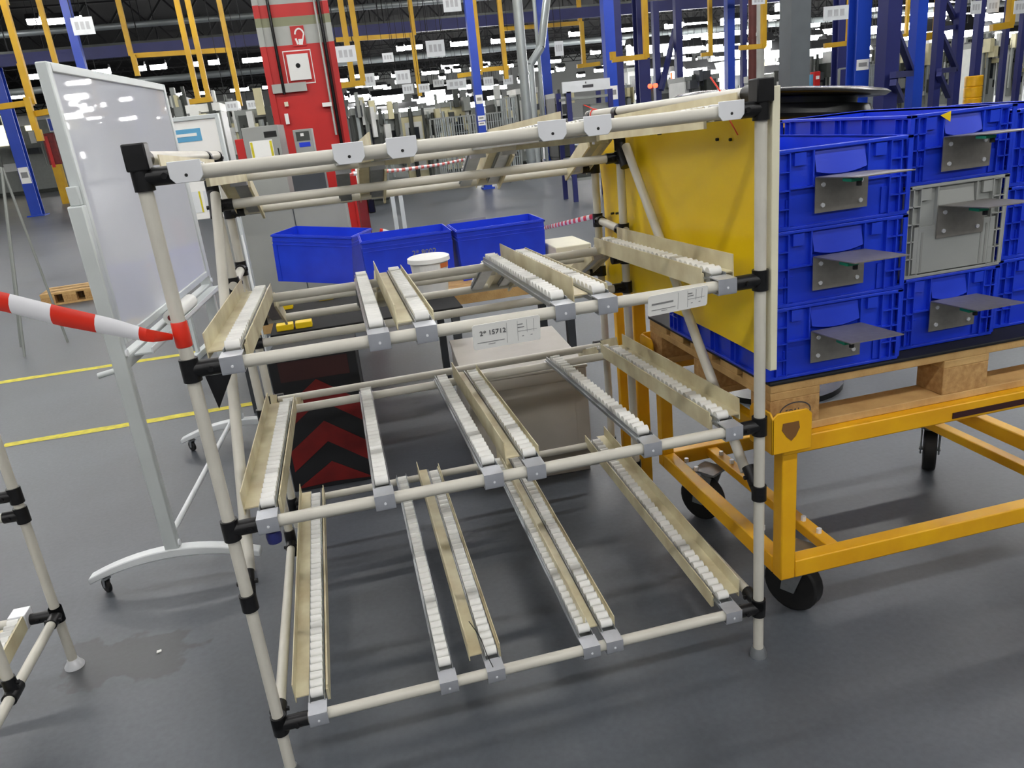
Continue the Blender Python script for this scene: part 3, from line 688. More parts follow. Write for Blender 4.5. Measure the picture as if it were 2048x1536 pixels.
# pale block on the trolley, right of the crates
q = Az(1105, 497, .76)
pb = empty('foam_block', (1.80, 3.3, .546), 0, 'pale cream flat block lying right of the blue crates', 'block')
MB().bb((-.12, -.2, 0), (.12, .2, .16)).build('slab', M['creamlight'], pb, .006)
# white rod leaning behind the rack
rd = empty('thin_rod', (At(507, 585, 4.1).x, At(507, 585, 4.1).y, 0), 0, 'thin white rod standing between left rack posts and blue crate', 'rod')
a, c = At(484, 470, 4.3), At(507, 590, 4.1)
MB(rd.location).tube((c.x, c.y, 0), a, .006, 8).build('rod', M['white'], rd)
MB(rd.location).lathe((c.x, c.y, 0), [(0, .012), (.06, .012), (.07, 0), (0, 0)], 16).build('base', M['yellowbit'], rd)
# second barrier tape, tied to the rear right post
tape('red and white barrier tape tied to the rear right rack post', [(W, D2+.01, 1.14), At(1076, 459, 6.3), At(800, 470, 6.2), At(760, 460, 6.1)], [.02, .03, .03, .03], .1, phase=1)
# ------------------------------------------------------------------ notice board, terminals, grey desk
def upr(u, v, t): p = At(u, v, t); return p
def sized(px, t): return px*t/F
# flip chart / notice board
T = 5.55; pc = At(400, 330, T)
nb = empty('notice_board', (pc.x, pc.y, 0), -.15, 'white notice board with light blue header behind the whiteboard', 'board')
zt_ = At(420, 238, T).z; zb_ = At(420, 440, T).z
MB().bb((-.33, -.012, zb_), (.18, .012, zt_)).build('panel', M['paper'], nb, .003)
MB().bb((-.34, -.022, zt_), (.2, .022, zt_+.03)).build('top_bar', M['frame'], nb, .004)
MB().bb((.18, -.022, .05), (.205, .022, zt_+.03)).build('post', M['frame'], nb, .003); MB().bb((-.345, -.022, .05), (-.32, .022, zt_+.03)).build('post', M['frame'], nb, .003)
MB().bb((-.36, -.25, 0), (-.31, .25, .05)).build('foot', M['frame'], nb, .004); MB().bb((.17, -.25, 0), (.22, .25, .05)).build('foot', M['frame'], nb, .004)
hd = MB().bb((-.3, -.0145, zt_-.14), (.06, -.0125, zt_-.055)).build('header', M['bluesign'], nb)
MB().bb((-.25, -.0165, zt_-.105), (.03, -.0148, zt_-.085)).build('header_text', M['paper'], hd)
for k in range(3): MB().bb((-.28+.13*k, -.0145, zb_+.05), (-.17+.13*k, -.0125, zb_+.2)).build('sheet', M['white'], nb)
for k in range(3): MB().bb((-.17+.13*k-.012, -.015, zb_+.05), (-.17+.13*k, -.0125, zb_+.2)).build('yellow_edge', M['yellowtape'], nb)
# terminal cabinet
T = 7.0; pc = At(540, 330, T)
tm = empty('terminal_cabinet', (pc.x, pc.y, 0), -.1, 'grey terminal cabinet with dark slot, red case and yellow-edged paper', 'cabinet')
zt_ = At(530, 252, T).z
MB().bb((-.19, 0, 0), (.13, .4, zt_)).build('body', M['greycab'], tm, .006)
MB().bb((.0, -.004, zt_-.1), (.11, 0, zt_-.05)).build('slot', M['black'], tm)
MB().bb((-.14, -.006, zt_-.3), (.06, -.001, zt_-.12)).build('sheet', M['paper'], tm)
for x in (-.135, .035): MB().bb((x, -.009, zt_-.29), (x+.02, -.006, zt_-.13)).build('yellow_edge', M['yellowtape'], tm)
MB().bb((.095, -.006, zt_-.26), (.105, 0, zt_-.2)).build('handle', M['black'], tm)
MB().bb((-.27, .02, zt_-.27), (-.19, .3, zt_-.09)).build('red_case', M['red'], tm, .006)
MB().bb((-.25, .02, zt_-.36), (-.19, .3, zt_-.275)).build('black_case', M['black'], tm, .004)
# control box
pc = At(608, 285, 7.1)
kb = empty('control_box', (pc.x, pc.y, 0), -.1, 'light grey control box with small blue display beside the red column', 'control box')
zt_ = At(608, 258, 7.1).z
MB().bb((-.085, 0, zt_-.21), (.085, .15, zt_)).build('body', M['greycab'], kb, .005); MB().bb((-.03, .04, 0), (.03, .1, zt_-.21)).build('stand', M['darkgrey'], kb)
MB().bb((-.045, -.004, zt_-.155), (.055, 0, zt_-.115)).build('display', M['blueplastic'], kb); MB().bb((-.06, -.003, zt_-.1), (.06, 0, zt_-.02)).build('upper_panel', M['machdark'], kb); MB().bb((-.02, -.005, zt_-.06), (.01, -.003, zt_-.035)).build('tag', M['paper'], kb)
# grey desk
dk = empty('grey_desk', (At(560, 440, 6.4).x, At(560, 440, 6.4).y, 0), -.05, 'wide grey desk cabinet behind the blue crates', 'desk')
zt_ = At(600, 398, 6.4).z
MB().bb((-.5, 0, .05), (.55, .6, zt_-.03)).build('body', M['greycab'], dk, .004); MB().bb((-.53, -.03, zt_-.03), (.58, .62, zt_)).build('top', M['greycab'], dk, .004)
for x in (-.32, .12): MB().bb((x-.004, -.004, .08), (x+.004, 0, zt_-.05)).build('door_gap', M['darkgrey'], dk)
MB().bb((.15, .1, zt_), (.42, .4, zt_+.19)).build('monitor_case', M['darkgrey'], dk, .005)
for k, x in enumerate((.93, 1.0)): MB().bb((x, .05, 0), (x+.035, .085, zt_+.02)).build('leg', M['frame'], dk, .003)
MB().bb((-.45, .02, 0), (.5, .55, .05)).build('plinth', M['darkgrey'], dk)
# red fire extinguisher-like case hung on the desk end
pc = At(728, 425, 6.15)
ex = empty('red_case', (pc.x, pc.y, 0), .1, 'narrow dark red stand with black bag beside the grey desk', 'stand')
MB().bb((-.04, -.03, 0), (.035, .03, pc.z+.12)).build('body', M['darkred'], ex, .006); MB().bb((.035, -.05, pc.z-.01), (.09, .03, pc.z+.13)).build('bag', M['black'], ex, .01)
# grey rack post pair behind (legs near whiteboard)
# ------------------------------------------------------------------ red column
T = 8.3
pl, prr = At(545, 240, T), At(697, 235, T)
cxm = (pl+prr)/2; CW = (prr-pl).length
col = empty('red_column', (cxm.x, cxm.y, 0), 0, 'thick red painted hall column with hose sign and alarm box', 'column')
def zc(v): return At(580, v, T).z
bands = [(0, zc(96), 'red'), (zc(96), zc(60), 'colgrey'), (zc(60), zc(43), 'olive'), (zc(43), zc(19), 'red'), (zc(19), ZC, 'colgrey')]
for a, c, m_ in bands:
    MB().bb((-CW/2+.03, 0, a), (CW/2-.03, .7, c)).build('painted_band', M[m_], col)
    for s in (-1, 1): MB().bb((s*CW/2-s*.03, -.03, a), (s*CW/2-s*.09, .73, c)).build('edge_flange', M[m_], col)
def cpt(u, v): p = At(u, v, T-.05); return p-col.location
def cq(name, u0, v0, u1, v1, m_, yo, parent=col, th=.01):
    a, c = cpt(u0, v0), cpt(u1, v1)
    x0, x1 = min(a.x, c.x), max(a.x, c.x)
    return MB().bb((a.x, yo-th, c.z), (c.x, yo, a.z)).build(name, M[m_], parent)
sg = cq('hose_sign', 581, 60, 614, 95, 'red', -.002, th=.012)
a, c = cpt(584, 62), cpt(613, 93); mx, mz = (a.x+c.x)/2, (a.z+c.z)/2
b = MB()
for k in range(10):
    a0, a1 = .2+k*.28, .2+(k+1)*.28
    b.bar((mx+.01+math.cos(a0)*.045, -.016, mz+.01+math.sin(a0)*.06), (mx+.01+math.cos(a1)*.045, -.016, mz+.01+math.sin(a1)*.06), .003, .016)
b.bar((mx-.035, -.016, mz-.02), (mx-.02, -.016, mz-.08), .003, .02); b.bar((mx+.055, -.016, mz+.02), (mx+.02, -.016, mz-.08), .003, .014); b.bb((mx-.01, -.018, mz-.085), (mx+.03, -.013, mz-.03))
b.build('hose_symbol', M['paper'], sg)
ab = cq('alarm_box_border', 566, 107, 632, 166, 'paper', -.002, th=.006)
cq('alarm_box_edge', 568, 109, 630, 164, 'red', -.008, ab, .004)
ax = cq('alarm_box', 574, 114, 624, 159, 'bucket', -.012, ab, .03)
cc = cpt(597, 134); MB().tube((cc.x, -.046, cc.z), (cc.x, -.04, cc.z), .024, 14).build('button', M['black'], ab)
for u0, v0, u1, v1, m_, r in ((537, 0, 572, 190, 'black', .016), (634, 0, 684, 295, 'black', .018), (626, 0, 672, 270, 'colgrey', .012)):
    a, c = cpt(u0, v0), cpt(u1, v1); xm = a.x if m_ != 'x' else 0
    MB().tube((xm, -.05, c.z), (xm, -.05, ZC), r, 10).build('cable_pipe', M[m_], col)
cq('cable_rail', 545, 172, 615, 182, 'colgrey', -.02, th=.03); cq('white_switch', 569, 228, 580, 248, 'paper', -.02, th=.03); cq('yellow_switch', 569, 205, 578, 213, 'creamlight', -.02, th=.03)
cq('pipe_clamp', 644, 206, 664, 212, 'paper', -.02, th=.05)
# ------------------------------------------------------------------ hall: columns, hangers, signs, lamps, machines
def wx(px, t): return px*t/F
# blue and grey columns: (u, v, depth, width m, material, label)
def column(u, v, t, wd, m_, label, foot='none', tagv=None, flange=True):
    p = At(u, v, t); o = empty('steel_column', (p.x, p.y, 0), 0, label, 'column', 'steel columns of the hall')
    b = MB()
    if flange:
        b.bb((-wd/2, -wd*.5, 0), (wd/2, -wd*.38, ZC)); b.bb((-wd/2, wd*.38, 0), (wd/2, wd*.5, ZC)); b.bb((-wd*.08, -wd*.38, 0), (wd*.08, wd*.38, ZC))
    else: b.bb((-wd/2, -wd/2, 0), (wd/2, wd/2, ZC))
    b.build('shaft', M[m_], o)
    MB().bb((-wd*.8, -wd*.8, 0), (wd*.8, wd*.8, .04)).build('base_plate', M[m_], o)
    if tagv:
        for va, vb in tagv:
            za, zb = At(u, va, t).z, At(u, vb, t).z
            MB().bb((-wd*.45, -wd*.52, zb), (wd*.45, -wd*.505, za)).build('notice', M['paper'], o)
            MB().bb((-wd*.3, -wd*.535, zb+(za-zb)*.35), (wd*.3, -wd*.52, zb+(za-zb)*.7)).build('print', M['inklight'], o)
    return o
column(62, 380, 25, .33, 'colblue', 'dark blue column at far left behind the whiteboard', tagv=[(333, 366)])
column(158, 110, 21, .22, 'colblue', 'bright blue column rising above the whiteboard', flange=False)
column(955, 180, 17, .17, 'colblue', 'slim bright blue column above the middle of the rack', flange=False, tagv=[(190, 208), (232, 242), (244, 252)])
column(1092, 160, 25, .30, 'colblue', 'blue column with white notice right of the slim bright one', tagv=[(192, 212)])
column(1218, 100, 17.5, .24, 'colblue', 'bright blue column left of the brown pipe above the yellow sheet', flange=False, tagv=[(172, 200)])
column(1237, 120, 19.5, .18, 'colnavy', 'narrow navy shaft added as the dark side of the bright blue column', flange=False)  # dark side of the bright blue column, built as a separate navy shaft
column(1284, 120, 22, .34, 'colnavy', 'navy column behind the small red signal lamp')
column(1313, 120, 26, .2, 'colnavy', 'thin navy column right of the red signal lamp', flange=False)
column(1357, 120, 26, .22, 'colnavy', 'thin navy column with diagonal brace beside it', flange=False)
column(1459, 90, 22, .22, 'colblue', 'blue column left of the brown pipe', flange=False)
column(1487, 90, 24, .16, 'colnavy', 'dark slim column touching the brown pipe', flange=False)
column(1589, 90, 10.5, .29, 'colsteel', 'slate grey column behind the black round table', flange=False)
column(1680, 90, 18, .26, 'colnavy', 'navy column left of the blue one with white notice')
column(1716, 110, 12.0, .24, 'colblue', 'blue column with white notice above the blue crates', tagv=[(120, 141)])
column(1776, 90, 11.5, .235, 'colnavy', 'wide dark blue column of the first braced pair', flange=False)
column(1833, 100, 13.0, .19, 'colblue', 'blue column with yellow tag in the first braced pair', flange=False)
column(1873, 120, 14.5, .14, 'colnavy', 'dark column of the second braced pair', flange=False)
column(1915, 90, 15.5, .15, 'colnavy', 'navy column of the second braced pair', flange=False)
column(1955, 80, 19, .17, 'colnavy', 'navy column with orange protector at its foot', flange=False)
column(2008, 100, 21, .13, 'colnavy', 'dark slim column near the right picture edge', flange=False)
column(2040, 100, 19, .12, 'colnavy', 'last dark column at the right picture edge', flange=False)
def braces(name, uA, uB, tA, tB, segs, label, m_='colnavy', wd=.09):
    o = empty('column_brace', (At(uA, 120, tA).x, At(uA, 120, tA).y, 0), 0, label, 'brace')
    for (u0, v0, u1, v1) in segs:
        f0 = (u0-uA)/(uB-uA); f1 = (u1-uA)/(uB-uA)
        MB(o.location).bar(At(u0, v0, tA+(tB-tA)*f0), At(u1, v1, tA+(tB-tA)*f1), wd, wd).build('diagonal', M[m_], o)
    return o
braces('b', 1790, 1822, 11.5, 13, [(1790, 55, 1822, 140), (1786, 150, 1822, 147), (1786, 165, 1802, 200)], 'navy diagonal bracing between the first pair of columns')
braces('b', 1882, 1910, 14.5, 15.5, [(1890, 0, 1916, 52), (1884, 72, 1912, 138), (1878, 142, 1908, 139), (1878, 148, 1897, 192), (1882, 58, 1912, 54)], 'navy diagonal bracing between the second pair of columns')
braces('b', 1322, 1350, 26, 26, [(1350, 60, 1322, 180), (1478, 95, 1462, 95)], 'thin navy diagonal brace right of the red signal lamp', wd=.14)
po = At(1952, 162, 18.6); po = Vector((At(1955, 80, 19).x, At(1955, 80, 19).y, 0))
pg = empty('column_protector', po, 0, 'orange-yellow protective sleeve around a navy column foot', 'protector')
for k in range(5): MB().lathe((0, 0, 0), [(.19, k*.26), (.21, k*.26+.02), (.21, k*.26+.24), (.19, k*.26+.26)], 20).build('ring', M['cartyellow'], pg)
for k in (-1, 1): MB().bb((k*.19-.01, -.02, 0), (k*.19+.01, .02, 1.3)).build('clasp', M['cartyellow'], pg)
# pipes
for u, t, r, m_, lab in ((1505, 16, .085, 'brownpipe', 'brown vertical pipe above the yellow sheet'), (1521, 15, .075, 'colgrey', 'grey vertical conduit right of the brown pipe'), (1043, 20, .13, 'duct', 'light grey vertical duct in the middle background'), (1076, 22, .05, 'duct', 'thin white conduit beside the blue column')):
    p = At(u, 100, t); o = empty('vertical_pipe', (p.x, p.y, 0), 0, lab, 'pipe')
    MB().tube((0, 0, 0), (0, 0, ZC), r, 14).build('pipe', M[m_], o)
    for z in (.3, 2.5, 4.5): MB().tube((0, 0, z), (0, 0, z+.06), r*1.15, 14).build('clamp', M[m_], o)
o = empty('bent_duct', (At(1055, 150, 21.5).x, At(1055, 150, 21.5).y, 0), 0, 'bent galvanised duct rising right of the grey duct', 'duct')
MB(o.location).path([(At(1063, 200, 21.5).x, At(1063, 200, 21.5).y, 0), At(1060, 130, 21.5), At(1082, 95, 21.5), At(1097, -30, 21.5)], .11, 14).build('duct', M['duct'], o)
# overhead beams and ducts along x
def over(u0, v0, u1, v1, t, hh, m_, name, label, cat, round_=False, x0=-30, x1=45):
    a, c = At(u0, v0, t), At(u1, v1, t); y = (a.y+c.y)/2; z = (a.z+c.z)/2
    o = empty(name, (8, y, z), 0, label, cat); b = MB()
    (b.tube((x0-8, 0, 0), (x1-8, 0, 0), hh/2, 12) if round_ else b.bb((x0-8, -hh/3, -hh/2), (x1-8, hh/3, hh/2)))
    b.build('span', M[m_], o)
    h_ = MB()
    for k in range(int(x0)+1, int(x1), 4): h_.bar((k-8, 0, 0), (k-8, 0, ZC-z), .03, .03)
    h_.build('hanger_rods', M['beam'], o)
    return o
over(20, 70, 180, 55, 26, .2, 'duct', 'overhead_duct', 'long pale duct under the ceiling, nearest one', 'duct', True)
over(100, 116, 300, 96, 24, .34, 'colnavy', 'overhead_beam', 'long navy crane beam under the ceiling', 'beam')
over(150, 97, 300, 82, 25.5, .1, 'machdark', 'cable_tray', 'long grey cable tray above the navy beam', 'cable tray')
over(400, 152, 540, 138, 36, .3, 'duct', 'overhead_duct', 'long pale duct under the ceiling, farther one', 'duct', True)
over(780, 60, 900, 47, 31, .3, 'colnavy', 'overhead_beam', 'second navy crane beam farther back', 'beam')
over(1600, -30, 1800, -52, 21, .25, 'machdark', 'cable_tray', 'grey cable tray high at the right', 'cable tray', x0=9)
# yellow hangers: vertical drops and cross pieces, each one hung from the ceiling
def hanger(label, t, wd, *polys, m_='hangeryellow'):
    u, v = polys[0][0]; p = At(u, v, t); o = empty('energy_hanger', (p.x, p.y, p.z), 0, label, 'hanger')
    for poly in polys:
        for (u0, v0), (u1, v1) in zip(poly, poly[1:]):
            a, c = At(u0, v0, t), At(u1, v1, t)
            if abs(a.x-c.x) < .35*abs(a.z-c.z):
                x, y = c.x, c.y
                if v1 < v0: x, y = a.x, a.y
                a = Vector((x, y, a.z)); c = Vector((x, y, c.z))
                if min(v0, v1) <= 2: 
                    if v0 < v1: a.z = ZC
                    else: c.z = ZC
            MB(o.location).bar(a, c, wd, wd, (0, 1, 0)).build('yellow_bar', M[m_], o)
    return o
hanger('yellow hanger frame at the far left with crossbar', 14, .1, [(0, -100), (12, 10), (66, 208)], [(-30, 218), (66, 205)], [(40, 130), (60, 195), (72, 260), (82, 282)], [(70, 228), (105, 222)])
hanger('dull brown-yellow bar above the whiteboard', 17, .1, [(85, 2), (112, 128)])
hanger('yellow portal frame left of the red column', 22, .13, [(276, 152), (263, 112), (458, 100), (481, 212)], [(263, 112), (258, 0)], [(458, 100), (452, 0)])
hanger('pair of yellow drop bars between whiteboard and red column', 15, .095, [(366, 0), (397, 200)], [(392, 0), (417, 195)], [(380, 204), (424, 198)])
hanger('pair of yellow drop bars right of the red column', 14, .095, [(690, 0), (706, 165)], [(712, 0), (726, 163)], [(680, 172), (730, 165)])
hanger('yellow portal frame right of the red column', 24, .13, [(672, 80), (828, 70), (840, 192)], [(828, 70), (826, 0)])
hanger('yellow drop bars behind the slim blue column', 19, .1, [(960, 0), (962, 140)], [(1006, 0), (1013, 158)], [(915, 152), (965, 145)], [(962, 140), (1018, 135)])
hanger('yellow portal frame in the middle background', 27, .13, [(1008, 58), (1160, 46), (1168, 128)], [(1160, 46), (1159, 0)], [(1154, 133), (1200, 127)])
hanger('yellow L-shaped drop bar right of the bright blue column', 14, .09, [(1290, 0), (1293, 116)], [(1224, 120), (1294, 113)], [(1226, 104), (1226, 120)])
hanger('faint yellow drop bar left of the brown pipe', 22, .1, [(1424, 0), (1421, 112)], [(1402, 110), (1424, 107)])
hanger('yellow L-shaped drop bar beside the grey conduit', 14.5, .085, [(1530, 0), (1527, 95)], [(1478, 96), (1530, 92)])
hanger('yellow L-shaped drop bar left of the blue column with notice', 14.5, .085, [(1697, 0), (1697, 88)], [(1648, 92), (1700, 86)])
hanger('short yellow-brown drop bar between the braced pairs', 15, .14, [(1876, 0), (1875, 74)], [(1848, 74), (1876, 69)])
hanger('yellow-brown drop bar near the right picture edge', 20, .16, [(2020, 0), (2019, 50)], [(1982, 56), (2024, 49)])
hanger('thin far yellow drop bar behind the second pair of columns', 26, .1, [(1818, 0), (1812, 70)], [(1795, 73), (1816, 70)])
# hanging white signs
SG = 'white signs hanging in the hall'
def sign(u, v, wp, hp, t, label='small white sign hanging far back under the ceiling', m_='white', printed=True):
    p = At(u, v, t); o = empty('hanging_sign', p, 0, label, 'sign', SG); wd, ht = wx(wp, t), wx(hp, t)
    MB().bb((-wd/2, -.01, -ht/2), (wd/2, .01, ht/2)).build('panel', M[m_], o)
    b = MB()
    for s in (-1, 1): b.bar((s*wd*.4, 0, ht/2), (s*wd*.4, 0, ZC-p.z), .012, .012)
    b.build('wires', M['beam'], o)
    if printed:
        for k in range(3):
            x0 = -wd*.35+k*wd*.25; MB().bb((x0, -.014, -ht*.2), (x0+wd*.17, -.0105, ht*.25)).build('print', M['faint'], o)
    return o
sign(166, 52, 40, 32, 15, 'white sign beside the bright lamp at upper left')
sign(904, 8, 36, 28, 13, 'white sign cut by the top edge left of the slim blue column')
sign(692, 108, 40, 30, 12, 'white sign just right of the red column')
sign(871, 97, 37, 30, 14, 'white sign between red column and slim blue column')
sign(1672, 26, 55, 26, 11, 'wide white sign hanging left of the blue column with notice')
sign(1118, 97, 18, 27, 20, 'narrow grey sign between the two middle blue columns')
sign(1880, 18, 24, 24, 14.5, 'white sign above the short yellow-brown drop bar'); sign(1952, 15, 24, 24, 18, 'white sign in front of the navy column with protector')
sign(1986, 12, 28, 24, 20, 'white sign second from the right picture edge'); sign(2040, 14, 28, 24, 18, 'white sign cut by the right picture edge')
sign(1517, 2, 28, 12, 14, 'white sign cut by the top edge at the brown pipe'); sign(176, 43, 30, 4, 30) if 0 else None
sign(1120, 2, 0.1, 0.1, 40) if 0 else None
SL = {(776, 115): 'tiny pale sign below the yellow portal right of the red column', (806, 154): 'grey-white sign just left of the right portal leg', (737, 160): 'grey sign behind the pair of yellow bars right of the red column', (913, 168): 'wide white sign left of the slim blue column foot', (977, 163): 'white sign right of the slim bright blue column', (1016, 160): 'white sign below the yellow drop bars', (1050, 156): 'white sign in front of the vertical duct',
      (1612, 36): 'narrow white sign right of the slate grey column', (464, 212): 'pale sign left of the red column above the terminal', (505, 210): 'pale sign close to the left edge of the red column', (816, 178): 'small sign left of the far wire cages', (848, 176): 'small sign above the far wire cages', (877, 166): 'flat sign between two small far signs'}
for u, v, a, c, t in ((776, 115, 22, 17, 22), (806, 154, 30, 25, 19), (737, 160, 26, 24, 20), (816, 178, 22, 18, 22.5), (848, 176, 22, 16, 22.6), (877, 166, 22, 14, 26), (913, 168, 40, 18, 24), (977, 163, 20, 17, 24), (1016, 160, 20, 17, 24), (1050, 156, 18, 17, 25),
                      (1612, 36, 8, 28, 18), (464, 212, 24, 17, 17.4), (505, 210, 22, 18, 17.7), (925, 145, 0, 0, 0)):
    if a: sign(u, v, a, c, t, SL.get((u, v), 'small white sign hanging far back under the ceiling'))
# lamps: housing with suspension wires, glowing tube below
LAMPS = 'fluorescent ceiling lamps'
hm = MB().prism([(-.07, .1), (.07, .1), (.15, .0), (.135, -.005), (.062, .03), (-.062, .03), (-.135, -.005), (-.15, .0)], (-.5, 0, 0), (0, 1, 0), (0, 0, 1), (1, 0, 0)).mesh('lamp', M['beam'])
tmesh = MB().bb((-.5, -.06, -.085), (.5, .06, .03)).mesh('tube', M['tube'])
wm = MB(); wm.bar((-.4, 0, .09), (-.4, 0, 1), .02, .02); wm.bar((.4, 0, .09), (.4, 0, 1), .02, .02)
def lamp(p, L, th=1.0, label='glowing white fluorescent lamp far back under the dark ceiling'):
    o = empty('ceiling_lamp', p, 0, label, 'lamp', LAMPS)
    h = inst('housing', hm, (0, 0, 0), o); h.scale = (L, th, th)
    t = inst('tube', tmesh, (0, 0, 0), o); t.scale = (L, th, th)
    b = MB(); b.bar((-L*.4, 0, .08*th), (-L*.4, 0, ZC-p[2]), .012, .012); b.bar((L*.4, 0, .08*th), (L*.4, 0, ZC-p[2]), .012, .012)
    b.build('wires', M['beam'], o)
ZL = 7.0
# the rows over the working area, above the picture
for x in range(-6, 7):
    for y in (-9, -3.2, 2.2, 8, 14):
        lamp((x*1.9+.6, y, ZL-1.0), 1.5, 1.1, 'unseen fluorescent lamp added beyond the working area to brighten the floor')
vis = [(128, 37, 64), (68, 39, 14), (70, 149, 30), (35, 190, 22), (197, 140, 42), (281, 133, 18), (316, 130, 30), (395, 124, 15), (427, 121, 20), (506, 116, 42), (353, 187, 20), (407, 183, 18), (466, 178, 11), (488, 176, 17), (531, 172, 12),
       (800, 94, 7), (826, 91, 36), (920, 84, 38), (1006, 78, 48), (1149, 65, 22), (686, 158, 18), (750, 153, 13), (860, 143, 33), (895, 140, 6), (913, 138, 15), (968, 133, 15), (1018, 129, 16), (1065, 124, 26), (1106, 120, 30), (760, 171, 26), (788, 149, 9),
       (1248, 57, 40), (1338, 50, 15), (1401, 45, 30), (1370, 79, 20), (1322, 87, 16), (1413, 63, 14), (1549, 31, 33), (1749, 16, 28), (1806, 11, 24), (1857, 7, 26), (1908, 4, 18), (1477, 47, 8), (1545, 42, 12), (1235, 105, 14), (1266, 100, 8), (1340, 115, 16), (1249, 140, 14)]
NAMED = {(128, 37): 'long bright lamp left of the white sign at upper left', (68, 39): 'short lamp left of the dull brown-yellow bar', (70, 149): 'lamp half hidden behind the left edge of the whiteboard', (35, 190): 'lamp just right of the dark blue column at far left',
         (197, 140): 'long lamp just above the whiteboard top edge', (316, 130): 'lamp inside the yellow portal left of the red column', (506, 116): 'long lamp touching the left edge of the red column', (826, 91): 'lamp crossing the yellow portal right of the red column', (920, 84): 'long lamp left of the slim bright blue column', (1006, 78): 'long lamp behind the yellow drop bar right of the slim blue column',
         (860, 143): 'lamp below the large white sign left of the slim blue column', (1149, 65): 'lamp left of the right leg of the middle yellow portal', (1065, 124): 'lamp touching the left side of the blue column with notice', (1106, 120): 'lamp touching the right side of the blue column with notice', (1248, 57): 'long lamp between the bright blue column and the yellow L-shaped bar',
         (1401, 45): 'long lamp left of the faint yellow drop bar', (1549, 31): 'lamp left of the slate grey column', (1749, 16): 'lamp between the blue column with notice and the first braced pair', (1806, 11): 'lamp inside the first braced pair', (1857, 7): 'lamp right of the first braced pair'}
for u, v, wp in vis:
    d = ray(u, v); p = Az(u, v, ZL)
    t = (p-CAM).dot(Wd)
    if t > 75: p = At(u, v, 75*1.0); t = 75
    lamp(p, max(.5, wx(wp, t)), 2.0 if t < 45 else 3.0, NAMED.get((u, v), 'glowing white fluorescent lamp far back under the dark ceiling'))
# unseen lamps continue the rows sideways and back, added to brighten the floor
for x in range(-30, 31, 4):
    for y in (8, 14, 20, 26, 32):
        q = Vector((x, y+.5, ZL-1.0)); d = q-CAM; dz = d.dot(Wd); u = 1024+F*d.dot(Rt)/dz; v = 768-F*d.dot(Up)/dz
        if (abs(x) > 12 or y > 15) and (dz < 0 or u < -60 or u > 2110 or v < -40): lamp(q, 1.5, 1.3, 'unseen fluorescent lamp added beyond the working area to brighten the floor')
# far rows
cnt = 0
for y in (52, 62, 72, 82, 92, 102, 112):
    for x in range(-30, 74, 4):
        q = Vector((x+random.uniform(-.8, .8), y+random.uniform(-2, 2), ZL-random.choice((0, .6, 1.4))))
        d = q-CAM; dz = d.dot(Wd); u = 1024+F*d.dot(Rt)/dz; v = 768-F*d.dot(Up)/dz
        if 300 < u < 2060 and -10 < v < 300 and not (u < 640 and random.random() < .6) and not (510 < u < 690):
            if u < 1250 and (y < 80 or random.random() < .25): continue
            lamp(q, random.choice((.7, 1.0, 1.5, 1.8)), 3.4 if u < 1250 else 4.2); cnt += 1
# lamps scattered over the right side, many added to brighten the white machines
for k in range(74):
    u = random.uniform(1260, 2046); hz = 231-.107*(u-1024); v = hz-random.uniform(14, 110); t = random.uniform(30, 55)
    p = At(u, v, t)
    lamp(p, random.uniform(1.0, 1.9), 3.2, 'glowing lamp scattered at the right, partly added to brighten the machines')
for k in range(40):
    u = random.uniform(700, 1000); v = random.uniform(176, 215)-.1*(u-850); t = random.uniform(34, 60); lamp(At(u, v, t), random.uniform(.8, 1.5), 2.6, 'glowing lamp in the dense far cluster right of the red column')
# ------------------------------------------------------------------ machines in the background
def machine(u0, u1, vt, t, label, body='machwhite', dep=1.6, win=True, feet=.1, lampm=None, zmin=0., extra=None, cat='machine', name='machine'):
    um = (u0+u1)/2; p = At(um, vt, t); wd = wx(u1-u0, t); h = p.z
    o = empty(name, (p.x, p.y, 0), 0, label, cat); x = wd/2
    MB().bb((-x, 0, feet), (x, dep, h)).build('body', M[body], o, .02)
    MB().bb((-x*.95, .05, 0), (x*.95, dep-.05, feet)).build('plinth', M['machdark'], o)
    MB().bb((-x*1.02, -.04, h*.93), (x*1.02, dep, h)).build('cap', M['machgrey' if body != 'machgrey' else 'machwhite'], o)
    if win:
        n = max(1, round(wd/1.1))
        for k in range(n):
            a = -x+wd*(k+.12)/n; c = -x+wd*(k+.88)/n
            d = MB().bb((a, -.03, h*.18), (c, 0, h*.85)).build('door', M['machgrey' if body == 'machwhite' else 'machwhite' if random.random() < .4 else body], o)
            MB().bb((a+(c-a)*.2, -.045, h*.5), (c-(c-a)*.2, -.03, h*.78)).build('window', M['glass'], d)
            MB().bb((c-(c-a)*.12, -.06, h*.38), (c-(c-a)*.07, -.03, h*.48)).build('handle', M['black'], d)
    for k in range(9 if t < 40 else 5):
        a = random.uniform(-x, x*.7); bw = random.uniform(.08, .3)*wd; z0 = random.uniform(.3, .95)*h; bh = random.uniform(.05, .3)*h
        MB().bb((a, -random.uniform(.05, .5), z0), (min(x, a+bw), -.03, z0+bh)).build('attachment', M[random.choice(('machdark', 'machdark', 'machgrey', 'machcream', 'machwhite', 'darkgrey'))], o)
    for k in range(4):
        a = random.uniform(-x, x); MB().tube((a, -.1, random.uniform(0, h*.5)), (a, -.1, h*random.uniform(.8, 1.08)), random.uniform(.02, .06), 6).build('pipe', M[random.choice(('machdark', 'duct', 'machgrey'))], o)
    if lampm: MB().tube((x*.7, .3, h), (x*.7, .3, h+.25), .05, 8).build('signal_lamp', M[lampm], o)
    return o
mw = machine(-60, 150, 232, 45, 'long grey machine enclosure with lit windows at far left', 'machgrey', 2.5, False, .2)
